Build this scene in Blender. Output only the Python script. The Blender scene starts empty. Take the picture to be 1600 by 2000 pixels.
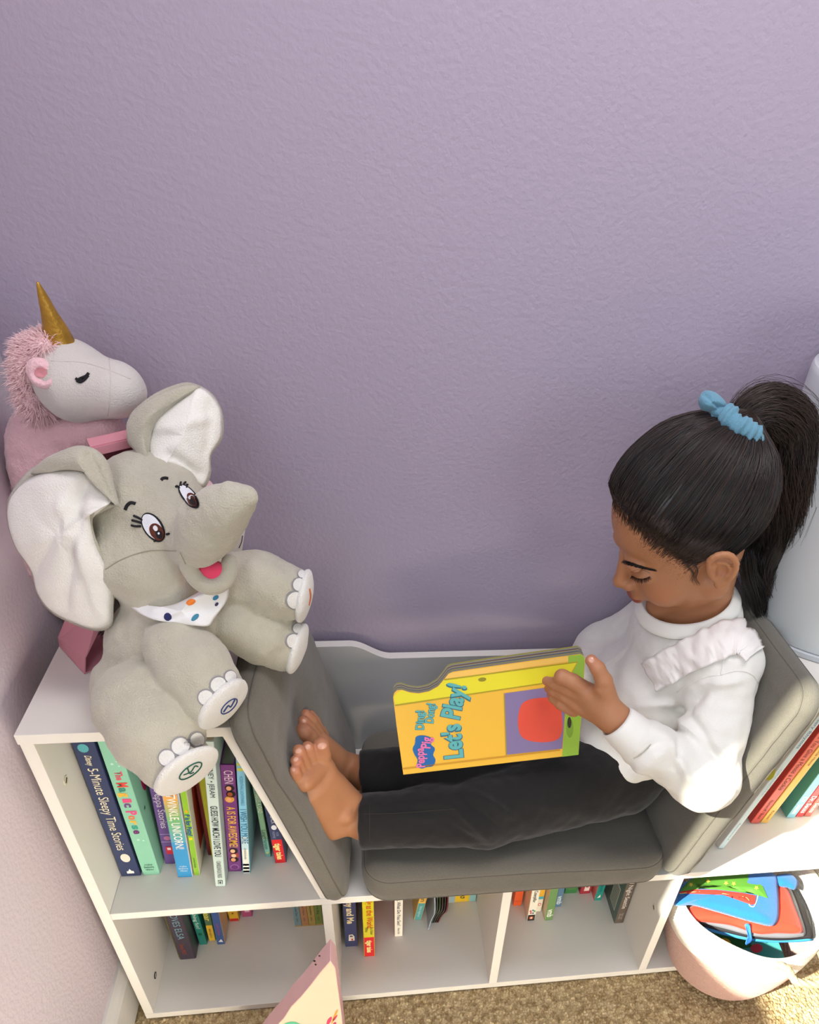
import bpy, bmesh, math, random
import numpy as np
from mathutils import Vector, Matrix, noise
PI = math.pi
rnd = random.Random(7)
sc = bpy.context.scene
COL = sc.collection

# ------------------------------------------------------------------ camera
RM = ((0.989837, 0.0305684, -0.13888228), (-0.12632045, 0.63755367, -0.75997925), (0.06531356, 0.76979926, 0.63493562))
CAM = Vector((0.36027393, -0.58315582, 1.15312162))
FPX, PCX, PCY = 1418.8847, 923.513, 1325.524
cd = bpy.data.cameras.new('camera'); cam = bpy.data.objects.new('camera', cd); COL.objects.link(cam)
cam.matrix_world = Matrix.Translation(CAM) @ Matrix(RM).to_4x4()
cd.sensor_fit = 'HORIZONTAL'; cd.sensor_width = 36.0; cd.lens = FPX*36/1600
cd.shift_x = (800-PCX)/1600; cd.shift_y = (PCY-1000)/1600; cd.clip_start = .02
sc.camera = cam

# ------------------------------------------------------------------ light and exposure
sc.view_settings.view_transform = 'Standard'; sc.view_settings.look = 'None'
sc.view_settings.gamma = 1; sc.view_settings.use_curve_mapping = False
sc.view_settings.exposure = 0.0
wd = bpy.data.worlds.new('daylight'); sc.world = wd; wd.use_nodes = True
wd.node_tree.nodes['Background'].inputs[0].default_value = (.86, .87, 1.0, 1)
wd.node_tree.nodes['Background'].inputs[1].default_value = .19
def lamp(name, kind, loc, target=None, direction=None, energy=1, color=(1,1,1), size=1, size_y=None, angle=None):
    l = bpy.data.lights.new(name, kind); o = bpy.data.objects.new(name, l); COL.objects.link(o)
    o.location = loc
    d = Vector(direction) if direction else Vector(target)-Vector(loc)
    o.rotation_euler = d.to_track_quat('-Z', 'Y').to_euler()
    l.energy = energy; l.color = color
    if kind == 'AREA':
        l.shape = 'RECTANGLE'; l.size = size; l.size_y = size_y or size
    if angle is not None: l.angle = angle
    return o
SUN = (1.1, .547, -1.0)
lamp('sun', 'SUN', (-2, -1.2, 3), direction=SUN, energy=18, color=(1, .93, .80), angle=math.radians(1.2))
lamp('added_overhead_fill', 'AREA', (.74, -.16, 1.9), target=(.74, -.12, .5), energy=9.5, color=(1, .95, .98), size=.9, size_y=.35)  # added overhead fill, placed to brighten the wall towards the top
lamp('window_skylight', 'AREA', (.0, -.95, 1.30), target=(.8, -.55, .9), energy=10, color=(.84, .92, 1), size=1.0, size_y=1.0)
lamp('room_daylight', 'AREA', (1.7, -1.7, 1.3), target=(.5, .1, .7), energy=8, color=(.88, .93, 1), size=.9, size_y=.9)
o_ = lamp('floor_bounce_warm', 'AREA', (.9, -1.3, .46), target=(-.03, -.10, .38), energy=.95, color=(1, .89, .72), size=.4, size_y=.4); o_.data.spread = math.radians(38)
o_ = lamp('floor_bounce_front', 'AREA', (.5, -1.4, .12), target=(.5, 0, .08), energy=1.7, color=(1, .87, .66), size=1.1, size_y=.2); o_.data.spread = math.radians(45)

# ------------------------------------------------------------------ helpers
def V(*a): return Vector(a)
def at(px, py, Y=None, Z=None, X=None):
    """a photograph pixel turned into a point of the room on the plane Y=.., Z=.. or X=.."""
    d = Matrix(RM) @ Vector(((px-PCX)/FPX, -(py-PCY)/FPX, -1))
    if Y is not None: s = (Y-CAM.y)/d.y
    elif Z is not None: s = (Z-CAM.z)/d.z
    else: s = (X-CAM.x)/d.x
    return CAM + d*s
def lin(c):
    if isinstance(c, str): c = tuple(int(c[i:i+2], 16) for i in (0, 2, 4))
    return tuple((v/255/12.92) if v/255 <= .04045 else ((v/255+.055)/1.055)**2.4 for v in c)
_m = {}
def mat(name, color=(200,200,200), rough=.6, bump=None, bscale=200, var=None, vscale=20, sheen=0, spec=.3, metal=0, attr=None, sss=0, voronoi=False, stretch=None, coat=0):
    """procedural Principled material; color is sRGB 0-255"""
    key = (name,)
    if key in _m: return _m[key]
    m = bpy.data.materials.new(name); m.use_nodes = True; nt = m.node_tree
    b = nt.nodes['Principled BSDF']; c = lin(color)
    b.inputs['Base Color'].default_value = (*c, 1); b.inputs['Roughness'].default_value = rough
    b.inputs['Specular IOR Level'].default_value = spec; b.inputs['Metallic'].default_value = metal
    if coat: b.inputs['Coat Weight'].default_value = coat; b.inputs['Coat Roughness'].default_value = .15
    if sheen: b.inputs['Sheen Weight'].default_value = sheen; b.inputs['Sheen Roughness'].default_value = .5
    if sss:
        b.inputs['Subsurface Weight'].default_value = sss; b.inputs['Subsurface Radius'].default_value = (.006, .0025, .0015); b.inputs['Subsurface Scale'].default_value = 1
    tc = nt.nodes.new('ShaderNodeTexCoord'); vec = tc.outputs['Object']
    if stretch:
        mp = nt.nodes.new('ShaderNodeMapping'); mp.inputs['Scale'].default_value = stretch
        nt.links.new(vec, mp.inputs[0]); vec = mp.outputs[0]
    src = None
    if attr:
        a = nt.nodes.new('ShaderNodeAttribute'); a.attribute_name = attr; src = a.outputs['Color']
    if var:
        n = nt.nodes.new('ShaderNodeTexNoise'); n.inputs['Scale'].default_value = vscale; n.inputs['Detail'].default_value = 4
        nt.links.new(vec, n.inputs['Vector'])
        mx = nt.nodes.new('ShaderNodeMix'); mx.data_type = 'RGBA'; mx.blend_type = 'MULTIPLY'; mx.inputs[0].default_value = 1
        r = nt.nodes.new('ShaderNodeValToRGB'); r.color_ramp.elements[0].position = .3; r.color_ramp.elements[1].position = .7
        r.color_ramp.elements[0].color = (*(tuple(var) if hasattr(var,'__len__') else (1-var,)*3), 1); r.color_ramp.elements[1].color = (1,1,1,1)
        nt.links.new(n.outputs['Fac'], r.inputs[0]); nt.links.new(r.outputs[0], mx.inputs[7])
        if src: nt.links.new(src, mx.inputs[6])
        else: mx.inputs[6].default_value = (*c, 1)
        src = mx.outputs[2]
    if src: nt.links.new(src, b.inputs['Base Color'])
    if bump:
        if voronoi:
            n = nt.nodes.new('ShaderNodeTexVoronoi'); n.inputs['Scale'].default_value = bscale; out = n.outputs['Distance']
        else:
            n = nt.nodes.new('ShaderNodeTexNoise'); n.inputs['Scale'].default_value = bscale; n.inputs['Detail'].default_value = 3; out = n.outputs['Fac']
        nt.links.new(vec, n.inputs['Vector'])
        bp = nt.nodes.new('ShaderNodeBump'); bp.inputs['Strength'].default_value = bump; bp.inputs['Distance'].default_value = .002
        nt.links.new(out, bp.inputs['Height']); nt.links.new(bp.outputs[0], b.inputs['Normal'])
    _m[key] = m; return m
def tag(o, label=None, cat=None, group=None, kind=None):
    if label: o['label'] = label
    if cat: o['category'] = cat
    if group: o['group'] = group
    if kind: o['kind'] = kind
    return o
def empty(name, loc=(0,0,0), rot=(0,0,0), label=None, cat=None, group=None):
    o = bpy.data.objects.new(name, None); COL.objects.link(o); o.location = loc; o.rotation_euler = rot
    o.empty_display_size = .02
    return tag(o, label, cat, group)
def mobj(name, verts, faces, m, parent=None, smooth=False, colors=None, mats=None, fm=None):
    me = bpy.data.meshes.new(name); me.from_pydata([tuple(v) for v in verts] if not isinstance(verts, np.ndarray) else verts.tolist(), [], faces if not isinstance(faces, np.ndarray) else faces.tolist())
    for mm in (mats or [m]): me.materials.append(mm)
    if fm is not None: me.polygons.foreach_set('material_index', fm)
    if smooth: me.polygons.foreach_set('use_smooth', [True]*len(me.polygons))
    if colors is not None:
        a = me.color_attributes.new('Col', 'FLOAT_COLOR', 'POINT')
        cc = np.ones((len(verts), 4), dtype=np.float32); cc[:, :3] = colors; a.data.foreach_set('color', cc.ravel())
    me.update()
    o = bpy.data.objects.new(name, me); COL.objects.link(o)
    if parent: o.parent = parent
    return o
def bobj(name, bm, m, parent=None, smooth=False, bevel=0, seg=2, mats=None):
    bmesh.ops.recalc_face_normals(bm, faces=bm.faces)
    me = bpy.data.meshes.new(name); bm.to_mesh(me); bm.free()
    for mm in (mats or [m]): me.materials.append(mm)
    if smooth or bevel: me.polygons.foreach_set('use_smooth', [True]*len(me.polygons))
    o = bpy.data.objects.new(name, me); COL.objects.link(o)
    if parent: o.parent = parent
    if bevel:
        b = o.modifiers.new('bevel', 'BEVEL'); b.width = bevel; b.segments = seg; b.limit_method = 'ANGLE'; b.angle_limit = .6; b.harden_normals = True
    return o
def box(bm, x0, x1, y0, y1, z0, z1, mi=0):
    vs = [bm.verts.new((x, y, z)) for x in (x0, x1) for y in (y0, y1) for z in (z0, z1)]
    for f in ((0,1,3,2), (4,6,7,5), (0,4,5,1), (2,3,7,6), (0,2,6,4), (1,5,7,3)):
        bm.faces.new([vs[i] for i in f]).material_index = mi
def prism(bm, poly, a, b, axis='y', mi=0):
    """poly of 2D points extruded between a and b along axis"""
    def P(u, v, w): return {'y': (u, w, v), 'z': (u, v, w), 'x': (w, u, v)}[axis]
    A = [bm.verts.new(P(u, v, a)) for u, v in poly]; B = [bm.verts.new(P(u, v, b)) for u, v in poly]
    n = len(poly); bm.faces.new(A).material_index = mi; bm.faces.new(B[::-1]).material_index = mi
    for i in range(n): bm.faces.new((A[i], A[(i+1)%n], B[(i+1)%n], B[i])).material_index = mi
def tube_arrays(paths, radii, sides=5, closed_ends=True):
    """many tubes as numpy arrays; paths list of (n,3); radii list of float or (n,)"""
    VV = []; FF = []; off = 0
    ang = np.arange(sides)*2*PI/sides
    for p, r in zip(paths, radii):
        p = np.asarray(p, float); n = len(p)
        t = np.gradient(p, axis=0); t /= np.linalg.norm(t, axis=1)[:, None]+1e-12
        up = np.array([0, 0, 1.]) if abs(t[0, 2]) < .9 else np.array([1., 0, 0])
        u = np.cross(t, up); ln = np.linalg.norm(u, axis=1)[:, None]; u = u/(ln+1e-9); w = np.cross(t, u)
        for i in range(1, n):
            if np.dot(u[i], u[i-1]) < 0: u[i] *= -1; w[i] *= -1
        r = np.broadcast_to(np.asarray(r, float), (n,))
        ring = p[:, None, :] + r[:, None, None]*(np.cos(ang)[None, :, None]*u[:, None, :]+np.sin(ang)[None, :, None]*w[:, None, :])
        VV.append(ring.reshape(-1, 3))
        a = (off+np.arange(n-1)[:, None]*sides+np.arange(sides)[None]).ravel()
        b = (off+np.arange(n-1)[:, None]*sides+((np.arange(sides)+1) % sides)[None]).ravel()
        FF += np.stack([a, b, b+sides, a+sides], 1).tolist()
        if closed_ends:
            FF.append([off+k for k in range(sides)][::-1]); FF.append([off+(n-1)*sides+k for k in range(sides)])
        off += n*sides
    return np.concatenate(VV), FF
def tubes(name, paths, radii, m, parent=None, sides=5):
    v, f = tube_arrays(paths, radii, sides); return mobj(name, v, f, m, parent, smooth=True)
def spline(pts, n=24):
    """Catmull-Rom through points"""
    P = np.array([tuple(p) for p in pts], float); P = np.vstack([2*P[0]-P[1], P, 2*P[-1]-P[-2]]); out = []
    m = len(P)-3
    for s in np.linspace(0, m-1e-6, n):
        i = int(s); t = s-i; a, b, c, d = P[i:i+4]
        out.append(.5*((2*b)+(-a+c)*t+(2*a-5*b+4*c-d)*t*t+(-a+3*b-3*c+d)*t**3))
    return np.array(out)
def text(name, s, origin, xdir, ydir, size, m, parent=None, sx=1, bold=0, extrude=.00015, align='LEFT', space=1, shear=0, fit=None):
    """lettering: origin is the middle-left (or centre) of the line, xdir the reading direction, ydir the up of the letters"""
    c = bpy.data.curves.new(name, 'FONT'); c.body = s; c.size = 1; c.align_x = align; c.align_y = 'CENTER'; c.offset = bold; c.space_character = space; c.shear = shear
    c.resolution_u = 3
    t = bpy.data.objects.new(name, c); dg = bpy.context.evaluated_depsgraph_get()
    me = bpy.data.meshes.new_from_object(t); bpy.data.objects.remove(t); bpy.data.curves.remove(c)
    x = Vector(xdir).normalized(); y = Vector(ydir).normalized(); z = x.cross(y)
    M = Matrix((x, y, z)).transposed().to_4x4(); M.translation = Vector(origin)+z*extrude
    if fit and me.vertices:
        xs = [v.co.x for v in me.vertices]; sx = fit/((max(xs)-min(xs))*size)
    me.transform(M @ Matrix.Diagonal((size*sx, size, 1, 1)))
    me.materials.clear(); me.materials.append(m); me.name = name
    o = bpy.data.objects.new(name, me); COL.objects.link(o)
    if parent: o.parent = parent
    return o
def decal(name, pts, origin, xdir, ydir, m, parent=None, lift=.0003):
    """flat printed shape: 2D points in a local frame"""
    x = Vector(xdir).normalized(); y = Vector(ydir).normalized(); z = x.cross(y); o = Vector(origin)
    return mobj(name, [o+x*a+y*b+z*lift for a, b in pts], [list(range(len(pts)))], m, parent)
def ell(cx, cy, rx, ry, n=20, a0=0, a1=2*PI, rot=0):
    out = []
    for i in range(n):
        a = a0+(a1-a0)*i/(n if a1-a0 > 6.2 else n-1); u, v = rx*math.cos(a), ry*math.sin(a)
        out.append((cx+u*math.cos(rot)-v*math.sin(rot), cy+u*math.sin(rot)+v*math.cos(rot)))
    return out
def star(cx, cy, r, n=5, inner=.45, rot=PI/2):
    return [(cx+(r if i%2==0 else r*inner)*math.cos(rot+PI*i/n), cy+(r if i%2==0 else r*inner)*math.sin(rot+PI*i/n)) for i in range(2*n)]

# ---- soft shapes: smooth unions of tapered capsules and ellipsoids, meshed block by block on one lattice (surface nets)
def rc(a, b, ra, rb, k=.01, sub=False):
    a = np.array(tuple(a), np.float32); b = np.array(tuple(b), np.float32); rr = max(ra, rb)
    def f(P):
        ab = b-a; L = float(ab@ab)+1e-12
        t = np.clip(((P-a)@ab)/L, 0, 1); d = P-a-t[..., None]*ab
        return np.sqrt((d*d).sum(-1))-(ra+(rb-ra)*t)
    return (f, np.minimum(a, b)-rr, np.maximum(a, b)+rr, k, sub)
def el(c, r, R=None, k=.01, sub=False):
    c = np.array(tuple(c), np.float32); r = np.array(r, np.float32); Rm = np.array(R, np.float32) if R is not None else np.eye(3, dtype=np.float32)
    def f(P):
        q = (P-c)@Rm; k0 = np.sqrt(((q/r)**2).sum(-1)); k1 = np.sqrt(((q/(r*r))**2).sum(-1))+1e-9
        return k0*(k0-1)/k1
    e = np.sqrt(((Rm*r)**2).sum(1))
    return (f, c-e, c+e, k, sub)
def chain(pts, radii, k=.01):
    return [rc(pts[i], pts[i+1], radii[i], radii[i+1], k) for i in range(len(pts)-1)]
def half(o, n, k=.003):
    """cuts away the side the normal n points to"""
    o = np.array(tuple(o), np.float32); n = np.array(tuple(n), np.float32); n /= np.linalg.norm(n)
    return (lambda P: -((P-o)@n), np.full(3, -9.), np.full(3, 9.), k, True)
def net(prims, h, B=40):
    adds = [p for p in prims if not p[4]]
    lo = np.min([p[1] for p in adds], 0)-3*h; hi = np.max([p[2] for p in adds], 0)+3*h
    N = np.ceil((hi-lo)/h).astype(int)+1
    allV = []; allK = []; allQ = []
    key = lambda i, j, k: (i.astype(np.int64)*100000+j)*100000+k
    for bx in range(0, N[0], B):
        for by in range(0, N[1], B):
            for bz in range(0, N[2], B):
                b0 = lo+h*np.array([bx, by, bz])-2*h; b1 = b0+h*(B+5)
                act = [p for p in prims if np.all(p[1]-p[3]-2*h < b1) and np.all(p[2]+p[3]+2*h > b0)]
                if not any(not p[4] for p in act): continue
                ii = np.arange(-1, B+2)
                G = np.stack(np.meshgrid(bx+ii, by+ii, bz+ii, indexing='ij'), -1).astype(np.float32)
                P = G*np.float32(h)+lo.astype(np.float32)
                d = np.full(P.shape[:3], 9., np.float32)
                for f, l, u, k, sub in act:
                    v = f(P)
                    if sub: v = -v; hh = np.maximum(k-np.abs(d-v), 0)/max(k, 1e-6); d = np.maximum(d, v)+hh*hh*k/4
                    else: hh = np.maximum(k-np.abs(d-v), 0)/max(k, 1e-6); d = np.minimum(d, v)-hh*hh*k/4
                s = d < 0
                if s.all() or not s.any(): continue
                # vertices per cell (cell i uses corners i, i+1); cells local -1..B
                c = [s[a:a-1 or None, b:b-1 or None, e:e-1 or None] for a in (0, 1) for b in (0, 1) for e in (0, 1)]
                cs = np.sum(c, 0); cell = (cs > 0) & (cs < 8)
                I = np.argwhere(cell)
                acc = np.zeros((len(I), 3)); cnt = np.zeros(len(I))
                for ax in range(3):
                    o1, o2 = [q for q in range(3) if q != ax]
                    for u in (0, 1):
                        for w in (0, 1):
                            A = I.copy(); A[:, o1] += u; A[:, o2] += w; Bq = A.copy(); Bq[:, ax] += 1
                            da = d[A[:, 0], A[:, 1], A[:, 2]]; db = d[Bq[:, 0], Bq[:, 1], Bq[:, 2]]
                            x = (da < 0) != (db < 0); t = np.where(x, da/(da-db+1e-20), 0)
                            pos = A.astype(float); pos[:, ax] += t
                            acc += np.where(x[:, None], pos, 0); cnt += x
                vp = (acc/cnt[:, None]-1+np.array([bx, by, bz]))*h+lo
                gi = I-1+np.array([bx, by, bz])
                allV.append(vp); allK.append(key(gi[:, 0], gi[:, 1], gi[:, 2]))
                # quads for lattice edges starting at local corner 0..B-1
                for ax in range(3):
                    o1, o2 = [(1, 2), (2, 0), (0, 1)][ax]
                    sl0 = [slice(1, B+1)]*3; sl1 = list(sl0); sl1[ax] = slice(2, B+2)
                    a = s[tuple(sl0)]; b = s[tuple(sl1)]
                    E = np.argwhere(a != b)
                    if not len(E): continue
                    ins = a[E[:, 0], E[:, 1], E[:, 2]]; g = E+np.array([bx, by, bz])
                    qs = []
                    for u, w in ((-1, -1), (0, -1), (0, 0), (-1, 0)):
                        q = g.copy(); q[:, o1] += u; q[:, o2] += w; qs.append(key(q[:, 0], q[:, 1], q[:, 2]))
                    Q = np.stack(qs, 1); Q[~ins] = Q[~ins][:, ::-1]; allQ.append(Q)
    K = np.concatenate(allK); VV = np.concatenate(allV); uk, idx = np.unique(K, return_index=True); VV = VV[idx]
    Q = np.concatenate(allQ); F = np.searchsorted(uk, Q); F = np.minimum(F, len(uk)-1)
    ok = (uk[F] == Q).all(1); F = F[ok]
    return VV, F
def relax(V_, F, it=2, lam=.5):
    V_ = V_.copy()
    e = np.concatenate([F[:, [0, 1]], F[:, [1, 2]], F[:, [2, 3]], F[:, [3, 0]]]); e = np.concatenate([e, e[:, ::-1]])
    n = np.bincount(e[:, 0], minlength=len(V_))[:, None]+1e-9
    for _ in range(it):
        for l in (lam, -lam*1.04):
            s = np.stack([np.bincount(e[:, 0], V_[e[:, 1], a], minlength=len(V_)) for a in range(3)], 1)/n
            V_ += l*(s-V_)
    return V_
def vnorm(V_, F):
    n = np.cross(V_[F[:, 2]]-V_[F[:, 0]], V_[F[:, 3]]-V_[F[:, 1]]); out = np.zeros_like(V_)
    for c in range(4):
        for a in range(3): out[:, a] += np.bincount(F[:, c], n[:, a], minlength=len(V_))
    return out/(np.linalg.norm(out, axis=1)[:, None]+1e-12)
def nz(P, s, seed=0):
    return np.array([noise.noise(Vector((p[0]*s+seed, p[1]*s, p[2]*s))) for p in P])
def soft(name, prims, h, m, parent=None, it=2, disp=None, colorfn=None):
    v, f = net(prims, h); v = relax(v, f, it)
    if disp is not None: v = v+vnorm(v, f)*disp(v)[:, None]
    return mobj(name, v, f, m, parent, smooth=True, colors=colorfn(v) if colorfn else None)
# ------------------------------------------------------------------ the room
T = .0137; H = .61; ZM = .2848; X1 = .284; X2 = .5364; X3 = .7926; D = .2987; L = 1.0903; XT = .2154
WY = .312; WX = -.03
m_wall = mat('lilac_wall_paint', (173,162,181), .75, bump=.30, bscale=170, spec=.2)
m_wall.node_tree.nodes['Bump'].inputs['Distance'].default_value = .004
m_trimw = mat('white_trim_paint', (222,220,214), .45, bump=.1, bscale=60)
def carpet_mat():
    m = bpy.data.materials.new('beige_loop_carpet'); m.use_nodes = True; nt = m.node_tree; b = nt.nodes['Principled BSDF']
    b.inputs['Roughness'].default_value = .95; b.inputs['Specular IOR Level'].default_value = .1
    tc = nt.nodes.new('ShaderNodeTexCoord'); v = nt.nodes.new('ShaderNodeTexVoronoi'); v.inputs['Scale'].default_value = 420
    n = nt.nodes.new('ShaderNodeTexNoise'); n.inputs['Scale'].default_value = 110; n.inputs['Detail'].default_value = 5
    nt.links.new(tc.outputs['Object'], v.inputs['Vector']); nt.links.new(tc.outputs['Object'], n.inputs['Vector'])
    r = nt.nodes.new('ShaderNodeValToRGB'); r.color_ramp.elements[0].position = .35; r.color_ramp.elements[1].position = .68
    r.color_ramp.elements[0].color = (*lin((176,152,112)), 1); r.color_ramp.elements[1].color = (*lin((240,220,178)), 1)
    nt.links.new(n.outputs['Fac'], r.inputs[0])
    mx = nt.nodes.new('ShaderNodeMix'); mx.data_type = 'RGBA'; mx.blend_type = 'MULTIPLY'; mx.inputs[0].default_value = .8
    r2 = nt.nodes.new('ShaderNodeValToRGB'); r2.color_ramp.elements[0].position = .0; r2.color_ramp.elements[0].color = (1,1,1,1); r2.color_ramp.elements[1].position = .75; r2.color_ramp.elements[1].color = (.5,.45,.36,1)
    nt.links.new(v.outputs['Distance'], r2.inputs[0]); nt.links.new(r.outputs[0], mx.inputs[6]); nt.links.new(r2.outputs[0], mx.inputs[7]); nt.links.new(mx.outputs[2], b.inputs['Base Color'])
    return m
m_carpet = carpet_mat()
def struct(name, bm, m, **k): return tag(bobj(name, bm, m, **k), kind='structure')
# looped carpet as real relief: a finely displaced sheet in view, plain beyond
def floor():
    n1, n2 = 1150, 290
    xs = np.linspace(-.06, 1.15, n1); ys = np.linspace(-.30, .0, n2)
    X, Y = np.meshgrid(xs, ys, indexing='ij')
    Z = np.zeros_like(X)
    rs = np.random.RandomState(3); c = .0050
    gx = np.floor(X/c).astype(int); gy = np.floor(Y/c).astype(int)
    tabx = rs.rand(600, 400); taby = rs.rand(600, 400); hh = rs.rand(600, 400)
    best = np.full(X.shape, 9.); hb = np.zeros(X.shape)
    for di in (-1, 0, 1):
        for dj in (-1, 0, 1):
            a = (gx+di+100) % 600; b = (gy+dj+150) % 400
            px = (gx+di+.15+.7*tabx[a, b])*c; py = (gy+dj+.15+.7*taby[a, b])*c
            d = np.hypot((X-px)*1.25, Y-py); s = d < best; best = np.where(s, d, best); hb = np.where(s, hh[a, b], hb)
    Z = .0035*np.sqrt(np.clip(1-(best/(c*.62))**2, 0, 1))*(.55+.45*hb)+.0015*hb-.005
    V_ = np.stack([X, Y, Z], -1).reshape(-1, 3)
    i = (np.arange(n1-1)[:, None]*n2+np.arange(n2-1)[None]).ravel(); F = np.stack([i, i+n2, i+n2+1, i+1], 1).tolist()
    base = len(V_)
    q = [(-.25,-3,-.004),(4,-3,-.004),(4,-.30,-.004),(-.25,-.30,-.004),(1.15,-.30,-.004),(4,WY+.1,-.004),(1.15,WY+.1,-.004),(-.06,0,-.004),(1.15,0,-.004),(-.06,WY+.1,-.004),(-.06,-.30,-.004),(-.25,WY+.1,-.004)]
    V_ = np.vstack([V_, np.array(q)])
    F += [[base, base+1, base+2, base+4, base+10, base+3], [base+4, base+2, base+5, base+6], [base+7, base+8, base+6, base+9], [base+3, base+10, base+9, base+11]]
    return tag(mobj('floor', V_, F, m_carpet, smooth=True), kind='structure')
floor()
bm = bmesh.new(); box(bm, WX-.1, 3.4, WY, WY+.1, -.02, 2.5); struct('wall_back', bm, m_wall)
# left wall with its window opening nearer the camera
WYA, WYB, WZA, WZB = -1.5, -.37, .93, 2.05
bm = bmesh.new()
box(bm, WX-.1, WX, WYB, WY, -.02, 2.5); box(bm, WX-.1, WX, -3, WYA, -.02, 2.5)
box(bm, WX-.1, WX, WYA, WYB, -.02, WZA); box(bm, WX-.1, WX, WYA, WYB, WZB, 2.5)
struct('wall_left', bm, mat('lilac_wall_paint_lit', (214,203,210), .75, bump=.5, bscale=170, spec=.2))  # same lilac paint, light on this wall put into a paler colour
m_glass = bpy.data.materials.new('window_glass'); m_glass.use_nodes = True
_n = m_glass.node_tree; _n.nodes.clear(); _o = _n.nodes.new('ShaderNodeOutputMaterial'); _t = _n.nodes.new('ShaderNodeBsdfTransparent'); _g = _n.nodes.new('ShaderNodeBsdfGlossy'); _x = _n.nodes.new('ShaderNodeMixShader')
_t.inputs[0].default_value = (.95, .97, .96, 1); _g.inputs['Roughness'].default_value = .02; _x.inputs[0].default_value = .06
_n.links.new(_t.outputs[0], _x.inputs[1]); _n.links.new(_g.outputs[0], _x.inputs[2]); _n.links.new(_x.outputs[0], _o.inputs[0])
w1 = tag(empty('window_1', (WX-.05, (WYA+WYB)/2, WZA)), kind='structure')
bm = bmesh.new()
for a, b, c, d in ((WYA-.0, WYA+.03, WZA, WZB), (WYB-.012, WYB, WZA, WZB), (WYA, WYB, WZA, WZA+.03), (WYA, WYB, WZB-.03, WZB)):
    box(bm, -.02, .02, a-(WYA+WYB)/2, b-(WYA+WYB)/2, c-WZA, d-WZA)
bobj('window_frame', bm, m_trimw, w1)
bm = bmesh.new(); hw = (WYB-WYA)/2; box(bm, -.002, .002, -hw+.02, hw-.01, .02, WZB-WZA-.02); bobj('pane', bm, m_glass, w1)
# added out-of-view cloth at the far jamb, its slanted edge shaping the sun boundary
v = []; f = []; nu, nv_ = 60, 30
for j in range(nv_+1):
    zz = .88+(2.08-.88)*j/nv_; ye = -.390-.08*(zz-.93); y0 = -.33
    for i in range(nu+1):
        u = i/nu; v.append((WX+.020+.006*math.sin(u*34)+.002*math.sin(u*11+zz*3), y0+(ye-y0)*u, zz))
for j in range(nv_):
    for i in range(nu): a = j*(nu+1)+i; f.append([a, a+1, a+nu+2, a+nu+1])
cu = mobj('added_sun_blocker', [(p[0]-(WX-.05), p[1]-(WYA+WYB)/2, p[2]-WZA) for p in v], f, mat('sun_blocker_cloth', (226,222,214), .9, bump=.3, bscale=500), w1, smooth=True); _s = cu.modifiers.new('s', 'SOLIDIFY'); _s.thickness = .0015
def baseboard(name, pts):
    bm = bmesh.new(); prism(bm, pts[0], pts[1], pts[2], pts[3]); return struct(name, bm, m_trimw)
prof = [(0,0),(.014,0),(.014,.075),(.011,.083),(.007,.089),(.004,.095),(0,.095)]
bm = bmesh.new(); prism(bm, [(WX+u, v) for u, v in prof], -3, WY, 'y'); struct('baseboard_left', bm, m_trimw)
bm = bmesh.new(); prism(bm, [(WY-u, v) for u, v in prof], WX+.014, 3.4, 'x')
bb = struct('baseboard_back', bm, m_trimw)

# ------------------------------------------------------------------ the bookcase with the reading nook
m_white = mat('white_laminate', (232,229,222), .38, bump=.03, bscale=300, spec=.35)
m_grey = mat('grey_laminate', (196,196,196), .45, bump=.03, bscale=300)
bc = empty('bookcase', (0,0,0), label='long white low bookcase with slanted reading nook under the lilac wall', cat='bookcase')
YB = .284
def part(name, f, m=m_white, bev=.0008, parent=None):
    bm = bmesh.new(); f(bm); return bobj(name, bm, m, parent or bc, bevel=bev, seg=1)
part('bottom_board', lambda b: box(b, 0, L, 0, YB, .0, T))
part('middle_board', lambda b: box(b, T, L-T, 0, YB, ZM-T, ZM))
part('side_panel', lambda b: box(b, 0, T, .0005, YB, T, H-T)); part('side_panel', lambda b: box(b, L-T, L, .0005, YB, T, H-T))
for x in (X1, X2, X3): part('divider', lambda b: box(b, x, x+T, 0, YB, T, ZM-T))
part('top_board', lambda b: box(b, -.001, XT+.001, -.001, D, H-T, H)); part('top_board', lambda b: box(b, L-XT-.001, L+.001, -.001, D, H-T, H))
tw = T*1.03
sl = (XT-(X1+T))/(H-ZM)     # dx/dz of the slanted panel's nook side
def slant(b, mir):
    q = [(X1+T, ZM), (XT, H-T), (XT-tw, H-T), (X1+T-tw, ZM)]
    if mir: q = [(L-u, v) for u, v in q]
    prism(b, q, .0005, YB, 'y')
part('slanted_panel', lambda b: slant(b, 0)); part('slanted_panel', lambda b: slant(b, 1))
def backp(b):
    zt = .4985; zl = .4735
    pts = [(.0005, .0005), (L-.0005, .0005), (L-.0005, H-T-.0003), (L-.19, H-T-.0003), (L-.21, zt)]
    pts += [(L-.33+.0, zt)]
    for i in range(1, 13): a = i/12; pts.append((L-.33-.062*a, zt-(zt-zl)*(.5-.5*math.cos(PI*a))))
    for i in range(0, 13): a = i/12; pts.append((.392-.062*a, zl+(zt-zl)*(.5-.5*math.cos(PI*a))))
    pts += [(.21, zt), (.19, H-T-.0003), (.0005, H-T-.0003)]
    prism(b, pts, YB+.0002, D, 'y')
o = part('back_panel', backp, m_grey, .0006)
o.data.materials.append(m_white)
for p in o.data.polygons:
    if abs(p.normal.y) < .5: p.material_index = 1
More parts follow.
